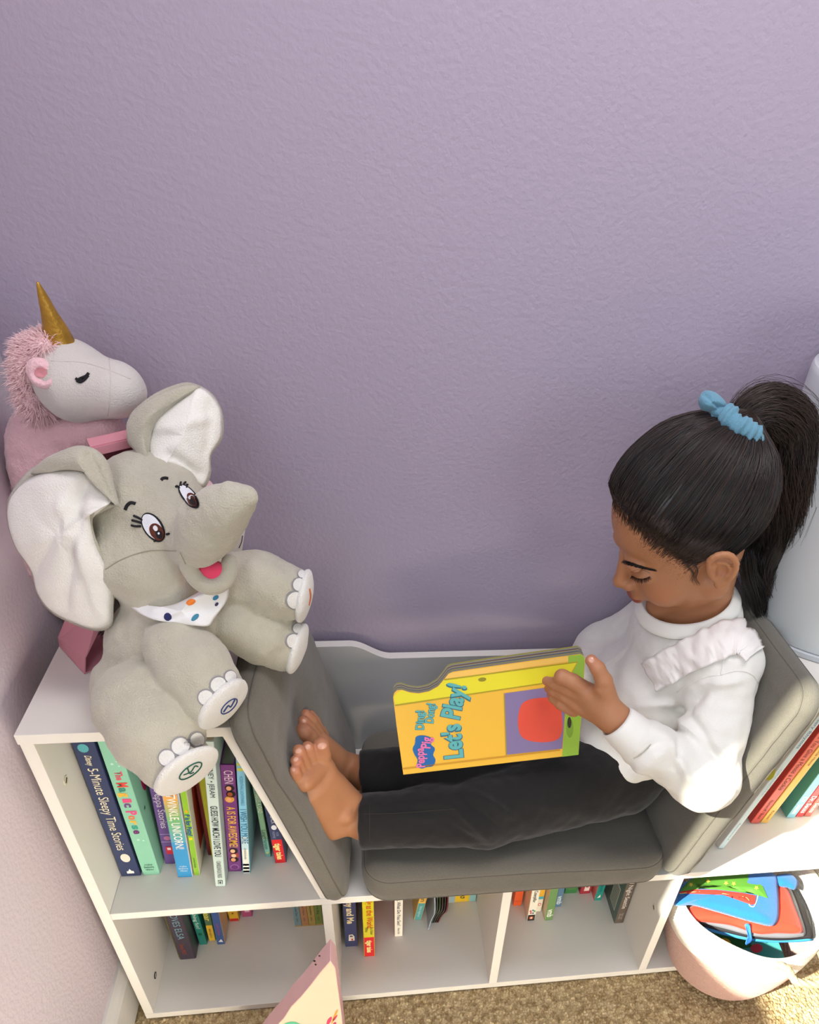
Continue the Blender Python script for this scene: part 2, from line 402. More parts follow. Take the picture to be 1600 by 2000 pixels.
# cam-lock covers and dowel holes
m_cover = mat('cam_cover', (214,208,190), .5); m_hole = mat('cam_dark', (60,58,55), .5, metal=.5)
def camlock(loc, nx, dark):
    bm = bmesh.new(); bmesh.ops.create_cone(bm, cap_ends=True, segments=20, radius1=.0055, radius2=.0055, depth=.0008, matrix=Matrix.Rotation(PI/2, 4, 'Y'))
    o = bobj('cam_lock', bm, m_hole if dark else m_cover, bc); o.location = loc
    bm = bmesh.new(); box(bm, -.0005, .0005, -.0032, .0032, -.0008, .0008); s = bobj('cam_slot', bm, m_hole if not dark else m_cover, o); s.location = (nx*.0004, 0, 0); s.rotation_euler = (.6, 0, 0)
p_ = at(128, 1524, X=T); camlock((T+.0004, p_.y, p_.z), 1, False)
p_ = at(303, 1905, X=T); camlock((T+.0004, p_.y, p_.z), 1, True)
p_ = at(1278, 1772, X=X3); camlock((X3-.0004, p_.y, p_.z), -1, False)

# ------------------------------------------------------------------ cushions
def fabric(name, col):
    m = mat(name, col, .85, bump=.5, bscale=900, var=.10, vscale=500, sheen=.25, spec=.15)
    return m
m_fab = fabric('grey_twill', (112,108,98))
m_seam = mat('grey_piping', (96,92,84), .8)
def cushion(name, label, size, thick, M, rad=.03, corner=.03, seam=.5, dents=()):
    """boxed cushion: local x length, y width, z thickness (thick(u,v) with u,v in 0..1); piping seams round the top face"""
    lx, ly = size; root = empty(name, label=label, cat='cushion'); root.matrix_world = M
    nu, nv = 80, 60; V_ = []; F = []
    def outline(u, v):
        # superellipse-like rounded rectangle map from the unit square
        x = (u-.5)*2; y = (v-.5)*2
        ax, ay = lx/2, ly/2; X = x*ax; Y = y*ay
        cxr = ax-corner; cyr = ay-corner
        if abs(X) > cxr and abs(Y) > cyr:
            dx = (abs(X)-cxr)/corner; dy = (abs(Y)-cyr)/corner; m_ = max(dx, dy); r = math.hypot(dx, dy)
            dx *= m_/r; dy *= m_/r; X = math.copysign(cxr+dx*corner, X); Y = math.copysign(cyr+dy*corner, Y)
        return X, Y
    def edge(u, v):
        d = min(u, 1-u)*lx, min(v, 1-v)*ly; e = min(d)
        return max(0, 1-e/rad)
    idx = {}
    for side in (1, 0):
        for i in range(nu+1):
            for j in range(nv+1):
                # denser near the rim
                u = .5-.5*math.cos(PI*i/nu); v = .5-.5*math.cos(PI*j/nv)
                X, Y = outline(u, v); e = edge(u, v); t = thick(u, v)
                cr = .22*t if side else .12*t
                z = (t-cr*(1-math.sqrt(max(0, 1-e*e)))) if side else cr*(1-math.sqrt(max(0, 1-e*e)))
                if side:
                    for (du, dv, ru, rv, dep) in dents:
                        z -= dep*math.exp(-((u-du)/ru)**2-((v-dv)/rv)**2)
                    z += .0012*noise.noise(Vector((X*22, Y*22, 3)))*(1-e)+.0008*noise.noise(Vector((X*60, Y*30, 7)))
                idx[side, i, j] = len(V_); V_.append((X+lx/2, Y+ly/2, z))
    for i in range(nu):
        for j in range(nv):
            F.append([idx[1,i,j], idx[1,i+1,j], idx[1,i+1,j+1], idx[1,i,j+1]]); F.append([idx[0,i,j+1], idx[0,i+1,j+1], idx[0,i+1,j], idx[0,i,j]])
    rim = [(i, 0) for i in range(nu)]+[(nu, j) for j in range(nv)]+[(i, nv) for i in range(nu, 0, -1)]+[(0, j) for j in range(nv, 0, -1)]
    # boxed side bulges a little
    K = 8; rings = []
    for k in range(1, K):
        ring = []
        for (i, j) in rim:
            a = Vector(V_[idx[0,i,j]]); b = Vector(V_[idx[1,i,j]]); p = a.lerp(b, k/K); c = Vector((lx/2, ly/2, p.z)); n_ = (p-c); n_.z = 0
            nx = Vector((n_.x/lx, n_.y/ly, 0)); m_ = max(abs(nx.x), abs(nx.y))*2
            n2 = Vector((n_.x if abs(nx.x) > abs(nx.y)*.8 else 0, n_.y if abs(nx.y) > abs(nx.x)*.8 else 0, 0)).normalized()
            p += n2*(.0045*math.sin(PI*k/K)+.0012*noise.noise(Vector((p.x*35, p.y*35, p.z*60)))*math.sin(PI*k/K))
            ring.append(len(V_)); V_.append(tuple(p))
        rings.append(ring)
    rings = [[idx[0,i,j] for i, j in rim]]+rings+[[idx[1,i,j] for i, j in rim]]; n = len(rim)
    for a, b in zip(rings, rings[1:]):
        for q in range(n): F.append([a[q], a[(q+1)%n], b[(q+1)%n], b[q]])
    body = mobj('cushion_cover', V_, F, m_fab, root, smooth=True)
    for side in (1, 0):
        path = [V_[idx[side,i,j]] for i, j in rim]; path.append(path[0])
        tubes('piping', [path], [.0009], m_seam, root, 6)
    return root
# seat cushion
cushion('seat_cushion', 'thick grey seat cushion lying flat in the nook under the legs', (.42, .282), lambda u, v: .064+.006*math.sin(PI*u)*math.sin(PI*v)-.004*(1-v),
        Matrix.Translation((.3445, -.014, ZM)), corner=.034, dents=((.85,.45,.2,.45,.016), (.5,.2,.5,.14,.004)))
ca = math.atan(-sl)
def side_matrix(mir):
    # local x runs up the slanted panel, y along the depth, z away from the panel into the nook
    ex = Vector((math.sin(-ca), 0, math.cos(ca))); ez = Vector((math.cos(ca), 0, math.sin(ca))); ey = ez.cross(ex); 
    M = Matrix((ex, ey, ez)).transposed().to_4x4(); M.translation = Vector((X1+T, 0, ZM))+ex*.002
    if mir:
        S = Matrix.Diagonal((-1, 1, 1, 1)); S.translation = (L, 0, 0); M = S @ M
    return M, ex, ey, ez
M, ex, ey, ez = side_matrix(False)
def flip(M, o): return M
# ey points toward +Y or -Y depending on handedness
sgn = 1 if ey.y > 0 else -1
def side_c(name, label, mir, dents, tf, tb, dx=0, wid=.29, y0=-.022):
    lx = .352
    S = Matrix.Identity(4)
    e_x = Vector((-math.sin(ca), 0, math.cos(ca))); e_z = Vector((math.cos(ca), 0, math.sin(ca))); e_y = Vector((0, 1, 0))
    org = Vector((X1+T, y0, ZM))+e_x*.010+e_z*.0012
    if mir: e_x.x *= -1; e_z.x *= -1; org.x = L-org.x
    M = Matrix((e_x, e_y, e_z)).transposed().to_4x4(); M.translation = org
    return cushion(name, label, (lx, wid), lambda u, v: tf+(tb-tf)*min(1, v*1.3)+.004*math.sin(PI*u), M, corner=.032, dents=dents)
side_c('side_cushion', 'grey cushion leaning on the left slanted panel behind the bare feet', 0, ((.63,.43,.13,.15,.017), (.72,.13,.12,.14,.009), (.33,.22,.18,.16,.010)), .030, .043)
side_c('side_cushion', 'grey back cushion leaning on the right slanted panel behind the girl', 1, ((.45,.5,.4,.4,.008),), .040, .044)
# ------------------------------------------------------------------ books
m_page = mat('book_pages', (226,218,198), .8, bump=.5, bscale=40, stretch=(60, 1, 1))
def inkm(c): return mat('ink_%02x%02x%02x' % tuple(int(v) for v in c), c, .45, spec=.3)
def coverm(c): return mat('cover_%02x%02x%02x' % tuple(int(v) for v in c), c, .32, spec=.45, bump=.05, bscale=150)
NAVY=(52,62,98); MINT=(140,200,172); WHITE=(238,236,228); CREAM=(236,228,200); RED=(214,40,44); YEL=(236,190,50); BLACK=(32,32,34)
def book(name, label, x0, x1, y, z0, h, spine, slope=0, board=None, bands=(), depth=None, rnd_=.0012, group=None, pages=None, wrap=.0015):
    """a book standing with its spine at depth y; local frame: x across the spine, y into the shelf, z up. bands: (z0,z1,colour) printed on the spine"""
    th = x1-x0; r = empty(name, (x0, y, z0+.0004+(th*math.sin(math.atan(slope)) if slope > 0 else 0)), (0, math.atan(slope), 0), label, 'book', group)
    depth = depth or min(.19, YB-y-.004); bd = board or spine
    cols = [coverm(spine), coverm(bd)]
    bm = bmesh.new(); w = wrap
    prof = [(0, depth), (0, rnd_), (rnd_*.3, rnd_*.3), (rnd_, 0), (th-rnd_, 0), (th-rnd_*.3, rnd_*.3), (th, rnd_), (th, depth), (th-w, depth), (th-w, w+.0008), (w, w+.0008), (w, depth)]
    prism(bm, prof, 0, h, 'z')
    o = bobj('cover', bm, None, r, mats=cols)
    for p in o.data.polygons:
        if abs(p.normal.x) > .9: p.material_index = 1
    bm = bmesh.new(); box(bm, w, th-w, w+.001, depth-.002, .002, h-.003); bobj('page_block', bm, coverm(pages) if pages else m_page, r)
    for i, (a, b, c) in enumerate(bands):
        mobj('spine_band', [(rnd_*.8, -.00012, a), (th-rnd_*.8, -.00012, a), (th-rnd_*.8, -.00012, b), (rnd_*.8, -.00012, b)], [[0,1,2,3]], inkm(c), r)
    r['th'] = th; r['h'] = h
    return r
def st(b, s, za, zb, size, col, x=.5, bold=0, name='title_lettering', shear=0):
    """spine lettering reading downwards from height za to zb"""
    return text(name, s, (b['th']*x, -.0003, za), (0,0,-1), (1,0,0), size, inkm(col), b, fit=za-zb, bold=bold, shear=shear)
def hor(b, s, z, w, size, col, x=.5, bold=0, name='publisher_lettering'):
    return text(name, s, (b['th']*x, -.0003, z), (1,0,0), (0,0,1), size, inkm(col), b, fit=w, bold=bold, align='CENTER')
def dec(b, name, pts, col, lift=.0003): return decal(name, pts, (0,0,0), (1,0,0), (0,0,1), inkm(col), b, lift)
def side_dec(b, name, pts, col, right=True):
    """shape printed on the right (or left) cover; coordinates (depth, height)"""
    if right: return decal(name, pts, (b['th'], 0, 0), (0,1,0), (0,0,1), inkm(col), b)
    return decal(name, [(-u, v) for u, v in pts], (0, 0, 0), (0,-1,0), (0,0,1), inkm(col), b)
GU = 'books on the upper left shelf'; GL = 'books in the lower left compartment'; GM = 'books in the lower compartment below the feet'; GN = 'books in the lower compartment below the knees'; GR = 'books leaning on the upper right shelf'
z = ZM
# -- upper left shelf
b = book('hardcover_book', 'thick navy storybook with cream spine lettering, nearest the left side panel', .0155, .0405, .058, z, .288, NAVY, .014, board=(44,52,88), group=GU)
st(b, 'Disney', .2345, .217, .0105, CREAM, bold=.01, shear=.3); st(b, '5-Minute Sleepy Time Stories', .213, .058, .0165, CREAM)
dec(b, 'spine_emblem', [(.009,.006),(.018,.006),(.018,.011),(.0155,.0115),(.0135,.016),(.0115,.0115),(.009,.011)], WHITE)
dec(b, 'spine_picture', ell(.0135, .040, .006, .009, 14), (226,216,206)); dec(b, 'spine_picture', ell(.011, .246, .006, .007, 12), (90,170,180))
b = book('hardcover_book', 'thick mint green storybook with multicoloured title lettering', .0435, .0655, .058, z, .289, MINT, .015, group=GU)
st(b, 'The', .205, .190, .012, (222,92,110), bold=.03)
for i, (ch, c) in enumerate(zip('Magic', ((226,84,70),(60,140,120),(236,180,60),(220,80,130),(110,70,130)))): st(b, ch, .186-i*.0095, .178-i*.0095, .017 if i == 0 else .015, c, bold=.04)
for i, (ch, c) in enumerate(zip('Porse', ((220,84,140),(226,120,80),(236,180,60),(60,160,140),(110,50,110)))): st(b, ch, .134-i*.0095, .126-i*.0095, .017 if i == 0 else .014, c, bold=.04)
for u, v, r_ in ((.008,.218,.0026),(.014,.222,.0018),(.015,.214,.0016),(.009,.076,.0026),(.015,.074,.0018)): dec(b, 'star', star(u, v, r_), (196,228,210))
for i, w in enumerate(('make','believe','ideas')): hor(b, w, .0225-.0052*i, .010 if i != 1 else .0125, .0058, (30,60,58))
dec(b, 'spine_label', [(.002,.277),(.018,.277),(.018,.288),(.002,.288)], (214,120,140)); dec(b, 'spine_label', [(.004,.279),(.016,.279),(.016,.288),(.004,.288)], (158,70,96), .0005)
side_dec(b, 'cover_picture', ell(.05,.19,.010,.022,18), (150,36,52)); side_dec(b, 'cover_picture', [(.06,.0),(.14,.0),(.15,.26),(.10,.24),(.08,.18),(.075,.08)], (110,26,44)); side_dec(b, 'cover_picture', ell(.035,.150,.008,.016,18), (176,40,96))
for u, v in ((.02,.20),(.028,.235),(.016,.12)): side_dec(b, 'cover_star', star(u, v, .004), (60,80,80))
b = book('hardcover_book', 'purple storybook with thin white lettering, third from the left side panel', .0695, .0865, .074, z, .25, (96,72,134), .07, group=GU)
st(b, '5-Minute Peppa Stories', .205, .078, .0125, (214,206,226)); dec(b, 'spine_rule', [(.001,.064),(.0150,.064),(.0150,.0648),(.001,.0648)], (190,170,210)); dec(b, 'spine_rule', [(.001,.048),(.0150,.048),(.0150,.0488),(.001,.0488)], (190,170,210))
dec(b, 'spine_picture', ell(.0095,.056,.0045,.0045,12), (176,110,150)); dec(b, 'publisher_badge', [(.005,.022),(.0135,.022),(.0135,.038),(.005,.038)], (196,44,60)); dec(b, 'badge_mark', [(.007,.031),(.0115,.031),(.0115,.036),(.007,.036)], (238,220,220), .0005)
b = book('hardcover_book', 'book whose spine fades from pink through orange and green to blue', .0905, .1095, .050, z, .245, (60,150,205), .070, board=(236,234,240), group=GU, bands=[(.075+.165*i/22, .075+.165*(i+1)/22+.0002, tuple(np.array([(96,170,190),(120,184,120),(226,170,90),(232,104,96),(222,52,140)])[min(3,int(i/22*4))]*(1-(i/22*4-min(3,int(i/22*4))))+np.array([(96,170,190),(120,184,120),(226,170,90),(232,104,96),(222,52,140)])[min(3,int(i/22*4))+1]*(i/22*4-min(3,int(i/22*4)))) ) for i in range(22)])
st(b, 'TWINKLE, TWINKLE, UNICORN!', .222, .062, .0150, WHITE, bold=.01)
for i, w in enumerate(('make','believe','ideas')): hor(b, w, .0245-.0048*i, .009 if i != 1 else .0115, .0055, (214,232,240))
b = book('thin_book', 'thin lime green board book beside the rainbow spine', .1112, .1190, .052, z, .235, (140,188,52), .072, board=(226,220,206), group=GU)
st(b, 'P is for Potty!', .128, .086, .0085, (30,80,150), bold=.03); dec(b, 'spine_mark', [(.002,.132),(.006,.132),(.004,.138)], (240,160,40)); dec(b, 'spine_mark', [(.002,.077),(.006,.077),(.006,.082),(.002,.082)], (240,210,40)); st(b, 'random house', .040, .018, .004, (30,80,60))
side_dec(b, 'cover_picture', [(.02,.03),(.05,.03),(.05,.21),(.03,.2),(.02,.12)], (168,60,40))
b = book('hardcover_book', 'dark red book with worn gold edges behind the lime green one', .1250, .1315, .085, z, .25, (112,26,24), .05, board=(96,20,22), group=GU, bands=((.0,.25,(96,24,22)),))
dec(b, 'gold_edge', [(.0052,0),(.0062,0),(.0066,.08),(.0056,.16),(.0064,.25),(.0054,.25),(.0048,.16),(.0056,.08)], (170,124,50))
b = book('hardcover_book', 'olive green book without lettering left of the pale storybook', .1325, .1410, .075, z, .25, (168,168,40), .055, group=GU)
b = book('hardcover_book', 'pale blue storybook pulled furthest forward on the upper left shelf', .1425, .1560, .031, z, .275, (196,214,208), .098, board=(176,200,194), group=GU)
st(b, 'McBRATNEY \u2022 JERAM', .262, .182, .0088, (50,56,60)); st(b, 'GUESS HOW MUCH I LOVE YOU', .166, .066, .0118, (44,48,54), bold=.008); st(b, 'CANDLEWICK PRESS', .056, .020, .0078, (60,64,66)); dec(b, 'publisher_mark', [(.004,.006),(.010,.006),(.010,.0145),(.004,.0145)], (60,64,66)); dec(b, 'publisher_mark', [(.0048,.007),(.0092,.007),(.0092,.0135),(.0048,.0135)], (196,214,208), .0005); dec(b, 'publisher_mark', ell(.007,.010,.0012,.0026,10), (60,64,66), .0007)
b = book('board_book', 'purple board book with yellow lettering and small printed faces', .1572, .1745, .054, z, .212, (112,56,122), .093, group=GU, pages=(150,154,140))
st(b, 'CHEN', .203, .180, .0150, (226,200,214)); st(b, 'A IS FOR AWESOME!', .136, .054, .0150, (226,178,70), bold=.01)
for (u, v, hc, fc) in ((.0095,.171,(40,30,34),(214,150,116)),(.0105,.160,(28,20,20),(150,76,44)),(.0085,.150,(206,150,60),(226,160,116)),(.0085,.046,(34,28,32),(226,176,140)),(.0095,.036,(150,70,50),(232,190,160)),(.0085,.027,(34,24,28),(214,150,110))):
    dec(b, 'printed_hair', ell(u, v, .0058, .0062, 14), hc); dec(b, 'printed_face', ell(u-.001, v-.0005, .0032, .004, 12), fc, .0005)
dec(b, 'publisher_mark', ell(.0085,.010,.0056,.0056,18), (196,160,200)); dec(b, 'publisher_mark', ell(.0085,.010,.0051,.0051,18), (104,50,114), .0005); st(b, 'F', .0125, .0075, .006, (226,210,230))
b = book('hardcover_book', 'light blue book with green and white striped spine ends', .1765, .1865, .050, z, .232, (132,194,222), .094, board=(120,168,176), group=GU, bands=((.0,.052,(226,228,216)),(.052,.08,(190,216,222)),)+tuple((.002+.0075*i,.006+.0075*i,(186,186,60)) for i in range(3))+tuple((.205+.009*i,.210+.009*i,(200,200,90)) for i in range(3)))
st(b, 'ROSENTHAL LICHTENHELD', .196, .142, .0060, (70,140,170)); st(b, 'I WISH YOU MORE', .135, .066, .0118, (44,96,128)); st(b, 'chronicle books', .056, .032, .005, (120,120,120))
b = book('thin_book', 'thin green painted spine near the slanted panel on the left', .2045, .2125, .076, z, .165, (112,150,120), .0, board=(84,110,96), group=GU, bands=((.0,.04,(120,176,168)),))
st(b, 'WHAT MAKES A DAD', .158, .095, .0085, (196,212,190)); st(b, 'Lang\u2022Hanson', .060, .018, .0080, (40,60,54)); dec(b, 'spine_mark', star(.004,.009,.0025,4), (200,200,60))
b = book('thin_book', 'navy book with a red publisher block, nearest the slanted panel', .2190, .2345, .064, z, .150, NAVY, -.012, group=GU, bands=((.0,.052,RED),))
st(b, 'AND BACK', .118, .086, .0088, (190,200,220)); dec(b, 'spine_dot', ell(.0075,.078,.0036,.005,16), (226,228,236)); st(b, 'FOR', .068, .060, .005, (150,160,196), x=.65); st(b, 'MOMMIES', .070, .056, .0045, (150,160,196), x=.35); st(b, 'tiger tales', .044, .008, .0115, (244,226,150), bold=.03)
# -- lower left compartment
z = T
b = book('hardcover_book', 'thick dark plum book with pale blue lettering in the lower left compartment', .0375, .0625, .087, z, .2, (62,52,66), 0, group=GL, rnd_=.002)
st(b, 'ANNA LOVES ELSA', .185, .060, .0150, (120,160,176)); st(b, 'Disney PRESS', .046, .016, .0085, (170,70,50), x=.4)
side_dec(b, 'gilt_edge', [(.0,.0),(.004,.0),(.004,.2),(.0,.2)], (190,180,90), False)
b = book('board_book', 'teal board book with lettering about brushing, right of the plum book', .0645, .0765, .111, z, .18, (32,122,112), .0, group=GL)
st(b, 'the brushing fun!', .130, .048, .0085, (200,226,214), bold=.01); dec(b, 'spine_mark', ell(.006,.032,.003,.004,12), (20,90,70))
b = book('board_book', 'green and yellow spined board book behind its taller blue neighbour', .0785, .0900, .117, z, .165, (70,100,70), .030, group=GL, bands=((.0,.046,(216,176,50)),))
st(b, 'Bear', .092, .060, .0135, (206,196,90), bold=.02); st(b, 'little bigfoot', .036, .010, .0055, (60,60,40))
b = book('board_book', 'blue board book with a white triangle at the foot of the spine', .0930, .1055, .109, z, .17, (52,84,142), .040, board=(206,176,140), group=GL)
st(b, 'SANDRA BOYNTON', .062, .028, .0045, (196,70,130)); dec(b, 'publisher_mark', [(.003,.008),(.0105,.007),(.008,.016)], WHITE)
b = book('board_book', 'small yellow book with a red foot in the lower left compartment', .1080, .1240, .151, z, .12, (214,170,44), .0, group=GL, bands=((.0,.008,(190,40,40)),)); st(b, 'i', .028,.024,.005,(110,50,30))
b = book('board_book', 'small pink book with a pale label in the lower left compartment', .1280, .1450, .158, z, .12, (176,74,120), .0, group=GL); dec(b, 'spine_label', [(.006,.014),(.014,.014),(.014,.04),(.006,.04)], (226,190,206))
b = book('board_book', 'small grey book right of the pink one in shadow', .1490, .1600, .170, z, .12, (140,132,130), .0, group=GL)
for i, (c, t1, lab) in enumerate((((136,170,176),'Play in the Sea','pale blue'),((206,150,100),'A Change in Nature','orange'),((202,176,90),'I am Everywhere','mustard yellow'),((140,160,72),'Who is Big','olive green'))):
    b = book('small_board_book', 'small %s boxed board book beside the first divider' % lab, .2185+.0119*i, .2303+.0119*i, .131, z, .125, c, -.004, group='four small board books beside the first divider', bands=((.0,.004,(206,170,104)),))
    st(b, t1, .075, .034, .0050, (70,76,66)); st(b, 'oo', .026, .016, .006, (96,104,100))
# -- compartment under the feet
b = book('hardcover_book', 'navy book with cream lettering beside the first divider', .3040, .3245, .086, z, .21, (62,68,112), .01, board=(96,112,76), group=GM)
st(b, 'Mommy and Me', .165, .070, .0155, (240,226,186), bold=.03); dec(b, 'publisher_badge', [(.006,.018),(.016,.018),(.016,.030),(.013,.037),(.007,.036)], (232,226,214)); dec(b, 'badge_mark', [(.008,.030),(.014,.030),(.012,.034),(.009,.034)], (60,64,100), .0005); dec(b, 'badge_mark', ell(.012,.022,.0015,.003,8), (200,50,60), .0005)
b = book('hardcover_book', 'yellow book with a red publisher block standing furthest forward below', .3350, .3530, .0655, z, .21, (216,206,36), .008, board=(214,100,50), group=GM, bands=((.0,.058,(216,40,48)),))
st(b, 'Big as the World', .165, .086, .0145, (206,90,40), x=.6, bold=.02); st(b, 'You Know', .088, .066, .0075, (70,80,50), x=.75); st(b, 'Who', .088, .074, .0075, (70,80,50), x=.3); st(b, 'tiger tales', .049, .012, .0120, (244,224,150), bold=.04)
b = book('hardcover_book', 'white spined book with thin black lettering under the seat cushion', .3870, .4010, .098, z, .21, (240,236,224), .0, board=(196,176,150), group=GM)
st(b, 'Brown Bear, What Do You See?', .150, .034, .0085, (60,56,56), bold=.008); st(b, 'Henry Holt', .026, .008, .0060, (60,56,56)); side_dec(b, 'cover_picture', ell(.06,.06,.016,.03,16), (170,70,40), False)
b = book('board_book', 'yellow and teal board book leaning right under the cushion', .4215, .4350, .126, z, .17, (222,180,84), .14, group=GM, bands=((.0,.050,(84,156,158)),)); st(b, 'little bigfoot', .042, .010, .0062, (196,220,210)); st(b, 'Den', .085, .056, .012, (120,100,50), bold=.02)
# die-cut board book, fanned open
r = empty('shaped_board_book', (.443, .1, T+.0004), (0, .06, 0), 'fanned open shaped board book with dark wavy pages', 'book', GM)
for k, c in enumerate(((150,160,176),(58,66,50),(52,66,50),(60,50,40),(44,40,40),(96,34,34))):
    x = .0035*k; pts = []
    for i in range(17): a = i/16; pts.append((.018*(1-a)**2*(1 if k else .3)+.004*math.sin(a*9), a))
    V_ = []; n = 17
    for (u, v) in pts:
        for yy in (0, .09):
            zz = .001+.13*v; xx = x+.006*math.sin(v*3.0+.3)+k*.0012*v; yf = yy+(u if yy == 0 else 0)
            V_ += [(xx, yf, zz), (xx+.0022, yf, zz)]
    F = []
    for i in range(n-1):
        a = i*4; F += [[a, a+1, a+5, a+4], [a+2, a+6, a+7, a+3], [a, a+4, a+6, a+2], [a+1, a+3, a+7, a+5]]
    F += [[0,2,3,1], [n*4-4, n*4-3, n*4-1, n*4-2]]
    mobj('page', V_, F, coverm(c), r)
b = empty('flat_board_book', (.485, .155, T+.0006), (0,0,0), 'yellow and pale blue board book lying with its long spine outward at the back', 'book', GM)
bm = bmesh.new(); box(bm, 0, .050, 0, .12, 0, .05); bobj('cover', bm, coverm((222,186,40)), b, bevel=.002)
mobj('spine_band', [(.0005,-.0002,.001),(.012,-.0002,.001),(.012,-.0002,.049),(.0005,-.0002,.049)], [[0,1,2,3]], inkm((150,170,180)), b); mobj('spine_band', [(.038,-.0002,.001),(.0495,-.0002,.001),(.0495,-.0002,.049),(.038,-.0002,.049)], [[0,1,2,3]], inkm((140,190,196)), b)
text('title_lettering', 'G', (.025,-.0003,.016), (1,0,0), (0,0,1), .012, inkm((60,60,40)), b, align='CENTER', bold=.02)
# -- compartment under the knees
b = book('board_book', 'orange red board book at the left end below the knees', .6010, .6165, .140, z, .15, (222,92,44), .0, group=GN); st(b, 'Foo', .075,.045,.013,(240,190,60),bold=.02); hor(b, 'Henry', .014, .011, .005, (150,50,24))
b = book('board_book', 'white spined caterpillar board book with a black foot', .6200, .6345, .108, z, .19, (238,232,216), -.01, board=(222,196,164), group=GN, bands=((.0,.018,(40,38,36)),))
st(b, 'The Very Hungry Caterpillar', .150, .056, .0088, (60,54,50), bold=.005); dec(b, 'publisher_mark', ell(.0072,.009,.0036,.0046,14), (214,90,50)); dec(b, 'publisher_mark', ell(.0072,.009,.0018,.0024,10), WHITE, .0005)
for i, (c, u, v) in enumerate((((210,60,60),.004,.030),((60,130,160),.008,.032),((90,150,70),.011,.029),((210,60,60),.005,.024),((60,120,150),.009,.023))): dec(b, 'collage_mark', [(u-.0016,v-.0022),(u+.0016,v-.0022),(u+.0016,v+.0022),(u-.0016,v+.0022)], c)
b = book('board_book', 'white board book with yellow and turquoise bands below the knees', .6390, .6495, .125, z, .16, (232,226,212), .0, group=GN, bands=((.046,.16,(226,176,50)),(.038,.046,(70,170,190)))); dec(b, 'publisher_mark', ell(.005,.022,.003,.005,12), (200,110,110)); dec(b, 'publisher_mark', ell(.005,.022,.0016,.003,12), (232,226,212), .0005)
b = book('board_book', 'green spined board book with white bottom lettering', .6520, .6665, .106, z, .19, (108,146,88), -.02, board=(216,196,160), group=GN); st(b, 'vmb', .034, .010, .0150, (232,236,220), bold=.03)
b = book('board_book', 'blue spined board book with white bottom lettering', .6765, .6875, .131, z, .18, (84,120,150), -.02, group=GN); st(b, 'vmb', .034, .008, .0135, (206,220,226), bold=.03)
b = book('board_book', 'green board book at the back under the cushion edge', .7000, .7235, .157, z, .14, (56,120,66), .0, group=GN); hor(b, 'MARGARET', .014, .013, .004, (120,160,60))
b = book('board_book', 'crimson board book with a white badge at the back', .7280, .7485, .154, z, .14, (158,46,60), .0, group=GN); dec(b, 'publisher_badge', [(.006,.009),(.016,.009),(.016,.021),(.013,.027),(.007,.026)], (226,214,206)); dec(b, 'badge_mark', [(.008,.020),(.014,.020),(.012,.024),(.009,.024)], (158,46,60), .0005)
b = book('board_book', 'teal board book with a white triangle at the foot of its spine', .7510, .7650, .138, z, .17, (32,142,132), .0, board=(206,110,100), group=GN); dec(b, 'publisher_mark', [(.004,.008),(.010,.010),(.009,.019)], WHITE); st(b, 'SIMON', .05, .028, .006, (20,90,90))
b = book('board_book', 'brown spined board book with a barcode on its green back cover', .7755, .7920, .0895, z, .17, (98,86,76), -.01, board=(70,92,84), group=GN)
st(b, 'Good Night Seattle', .150, .046, .0110, (232,228,220), bold=.01); st(b, 'Night Light', .032, .012, .0050, (190,180,170), x=.62); st(b, 'Books', .030, .014, .0050, (190,180,170), x=.35)
side_dec(b, 'barcode_label', [(.012,.02),(.040,.02),(.040,.085),(.012,.085)], (206,204,192), False)
for i in range(12): o = decal('barcode', [(.014, .024+.0048*i), (.038, .024+.0048*i), (.038, .0262+.0048*i), (.014, .0262+.0048*i)], (0,0,0), (0,1,0), (0,0,1), inkm((60,62,58)), b, -.0006)
# -- upper right shelf, all leaning right
z = ZM
b = book('large_picture_book', 'large pale grey picture book leaning on the right slanted panel', .8700, .8795, .038, z, .285, (196,216,222), .214, board=(206,202,198), group=GR)
side_dec(b, 'yellow_sticker', ell(.010, .158, .012, .013, 24), (206,204,72), False); st(b, 'Nursery Rhymes', .285, .215, .0070, (110,130,160)); st(b, 'GRANDMA', .175, .12, .0045, (170,190,200)); st(b, 'illustrated by K', .060, .020, .0045, (130,150,166))
b = book('hardcover_book', 'red hardcover about a mouse and a cookie on the upper right shelf', .9400, .9550, .080, z, .235, (212,92,80), .20, board=(186,60,52), group=GR)
st(b, 'If You Give a Mouse a Cookie', .190, .078, .0115, (110,44,40)); st(b, 'Numeroff / Bond', .055, .012, .0082, (120,48,44))
b = book('hardcover_book', 'yellow orange hardcover beside the red mouse book', .9570, .9700, .080, z, .23, (232,182,92), .20, group=GR); st(b, 'A Very Special House', .19, .13, .0065, (110,76,40)); st(b, 'Krauss', .030, .010, .006, (130,90,50))
b = book('thin_book', 'thin lime green book behind the yellow orange hardcover', .9790, .9870, .100, z, .225, (154,190,70), .18, group=GR); st(b, 'Golden Book', .05, .01, .004, (70,100,30))
b = book('thin_book', 'thinnest steel blue book on the upper right shelf', .9895, .9940, .108, z, .225, (96,130,168), .172, group=GR)
b = book('thin_book', 'thin steel blue book against the thick teal one', .9955, .9995, .108, z, .225, (104,136,170), .168, group=GR)
b = book('hardcover_book', 'thick teal book with a light blue spine on the upper right shelf', 1.0040, 1.0185, .087, z, .215, (140,200,216), .156, board=(92,158,150), group=GR)
st(b, 'Dr. Seuss', .05, .010, .012, (236,240,240), bold=.03)
b = book('hardcover_book', 'bright red book right of the light blue spine', 1.0205, 1.0330, .088, z, .215, (216,74,80), .150, group=GR); st(b, 'Dr. Seuss', .05, .010, .012, (244,214,214), bold=.03)
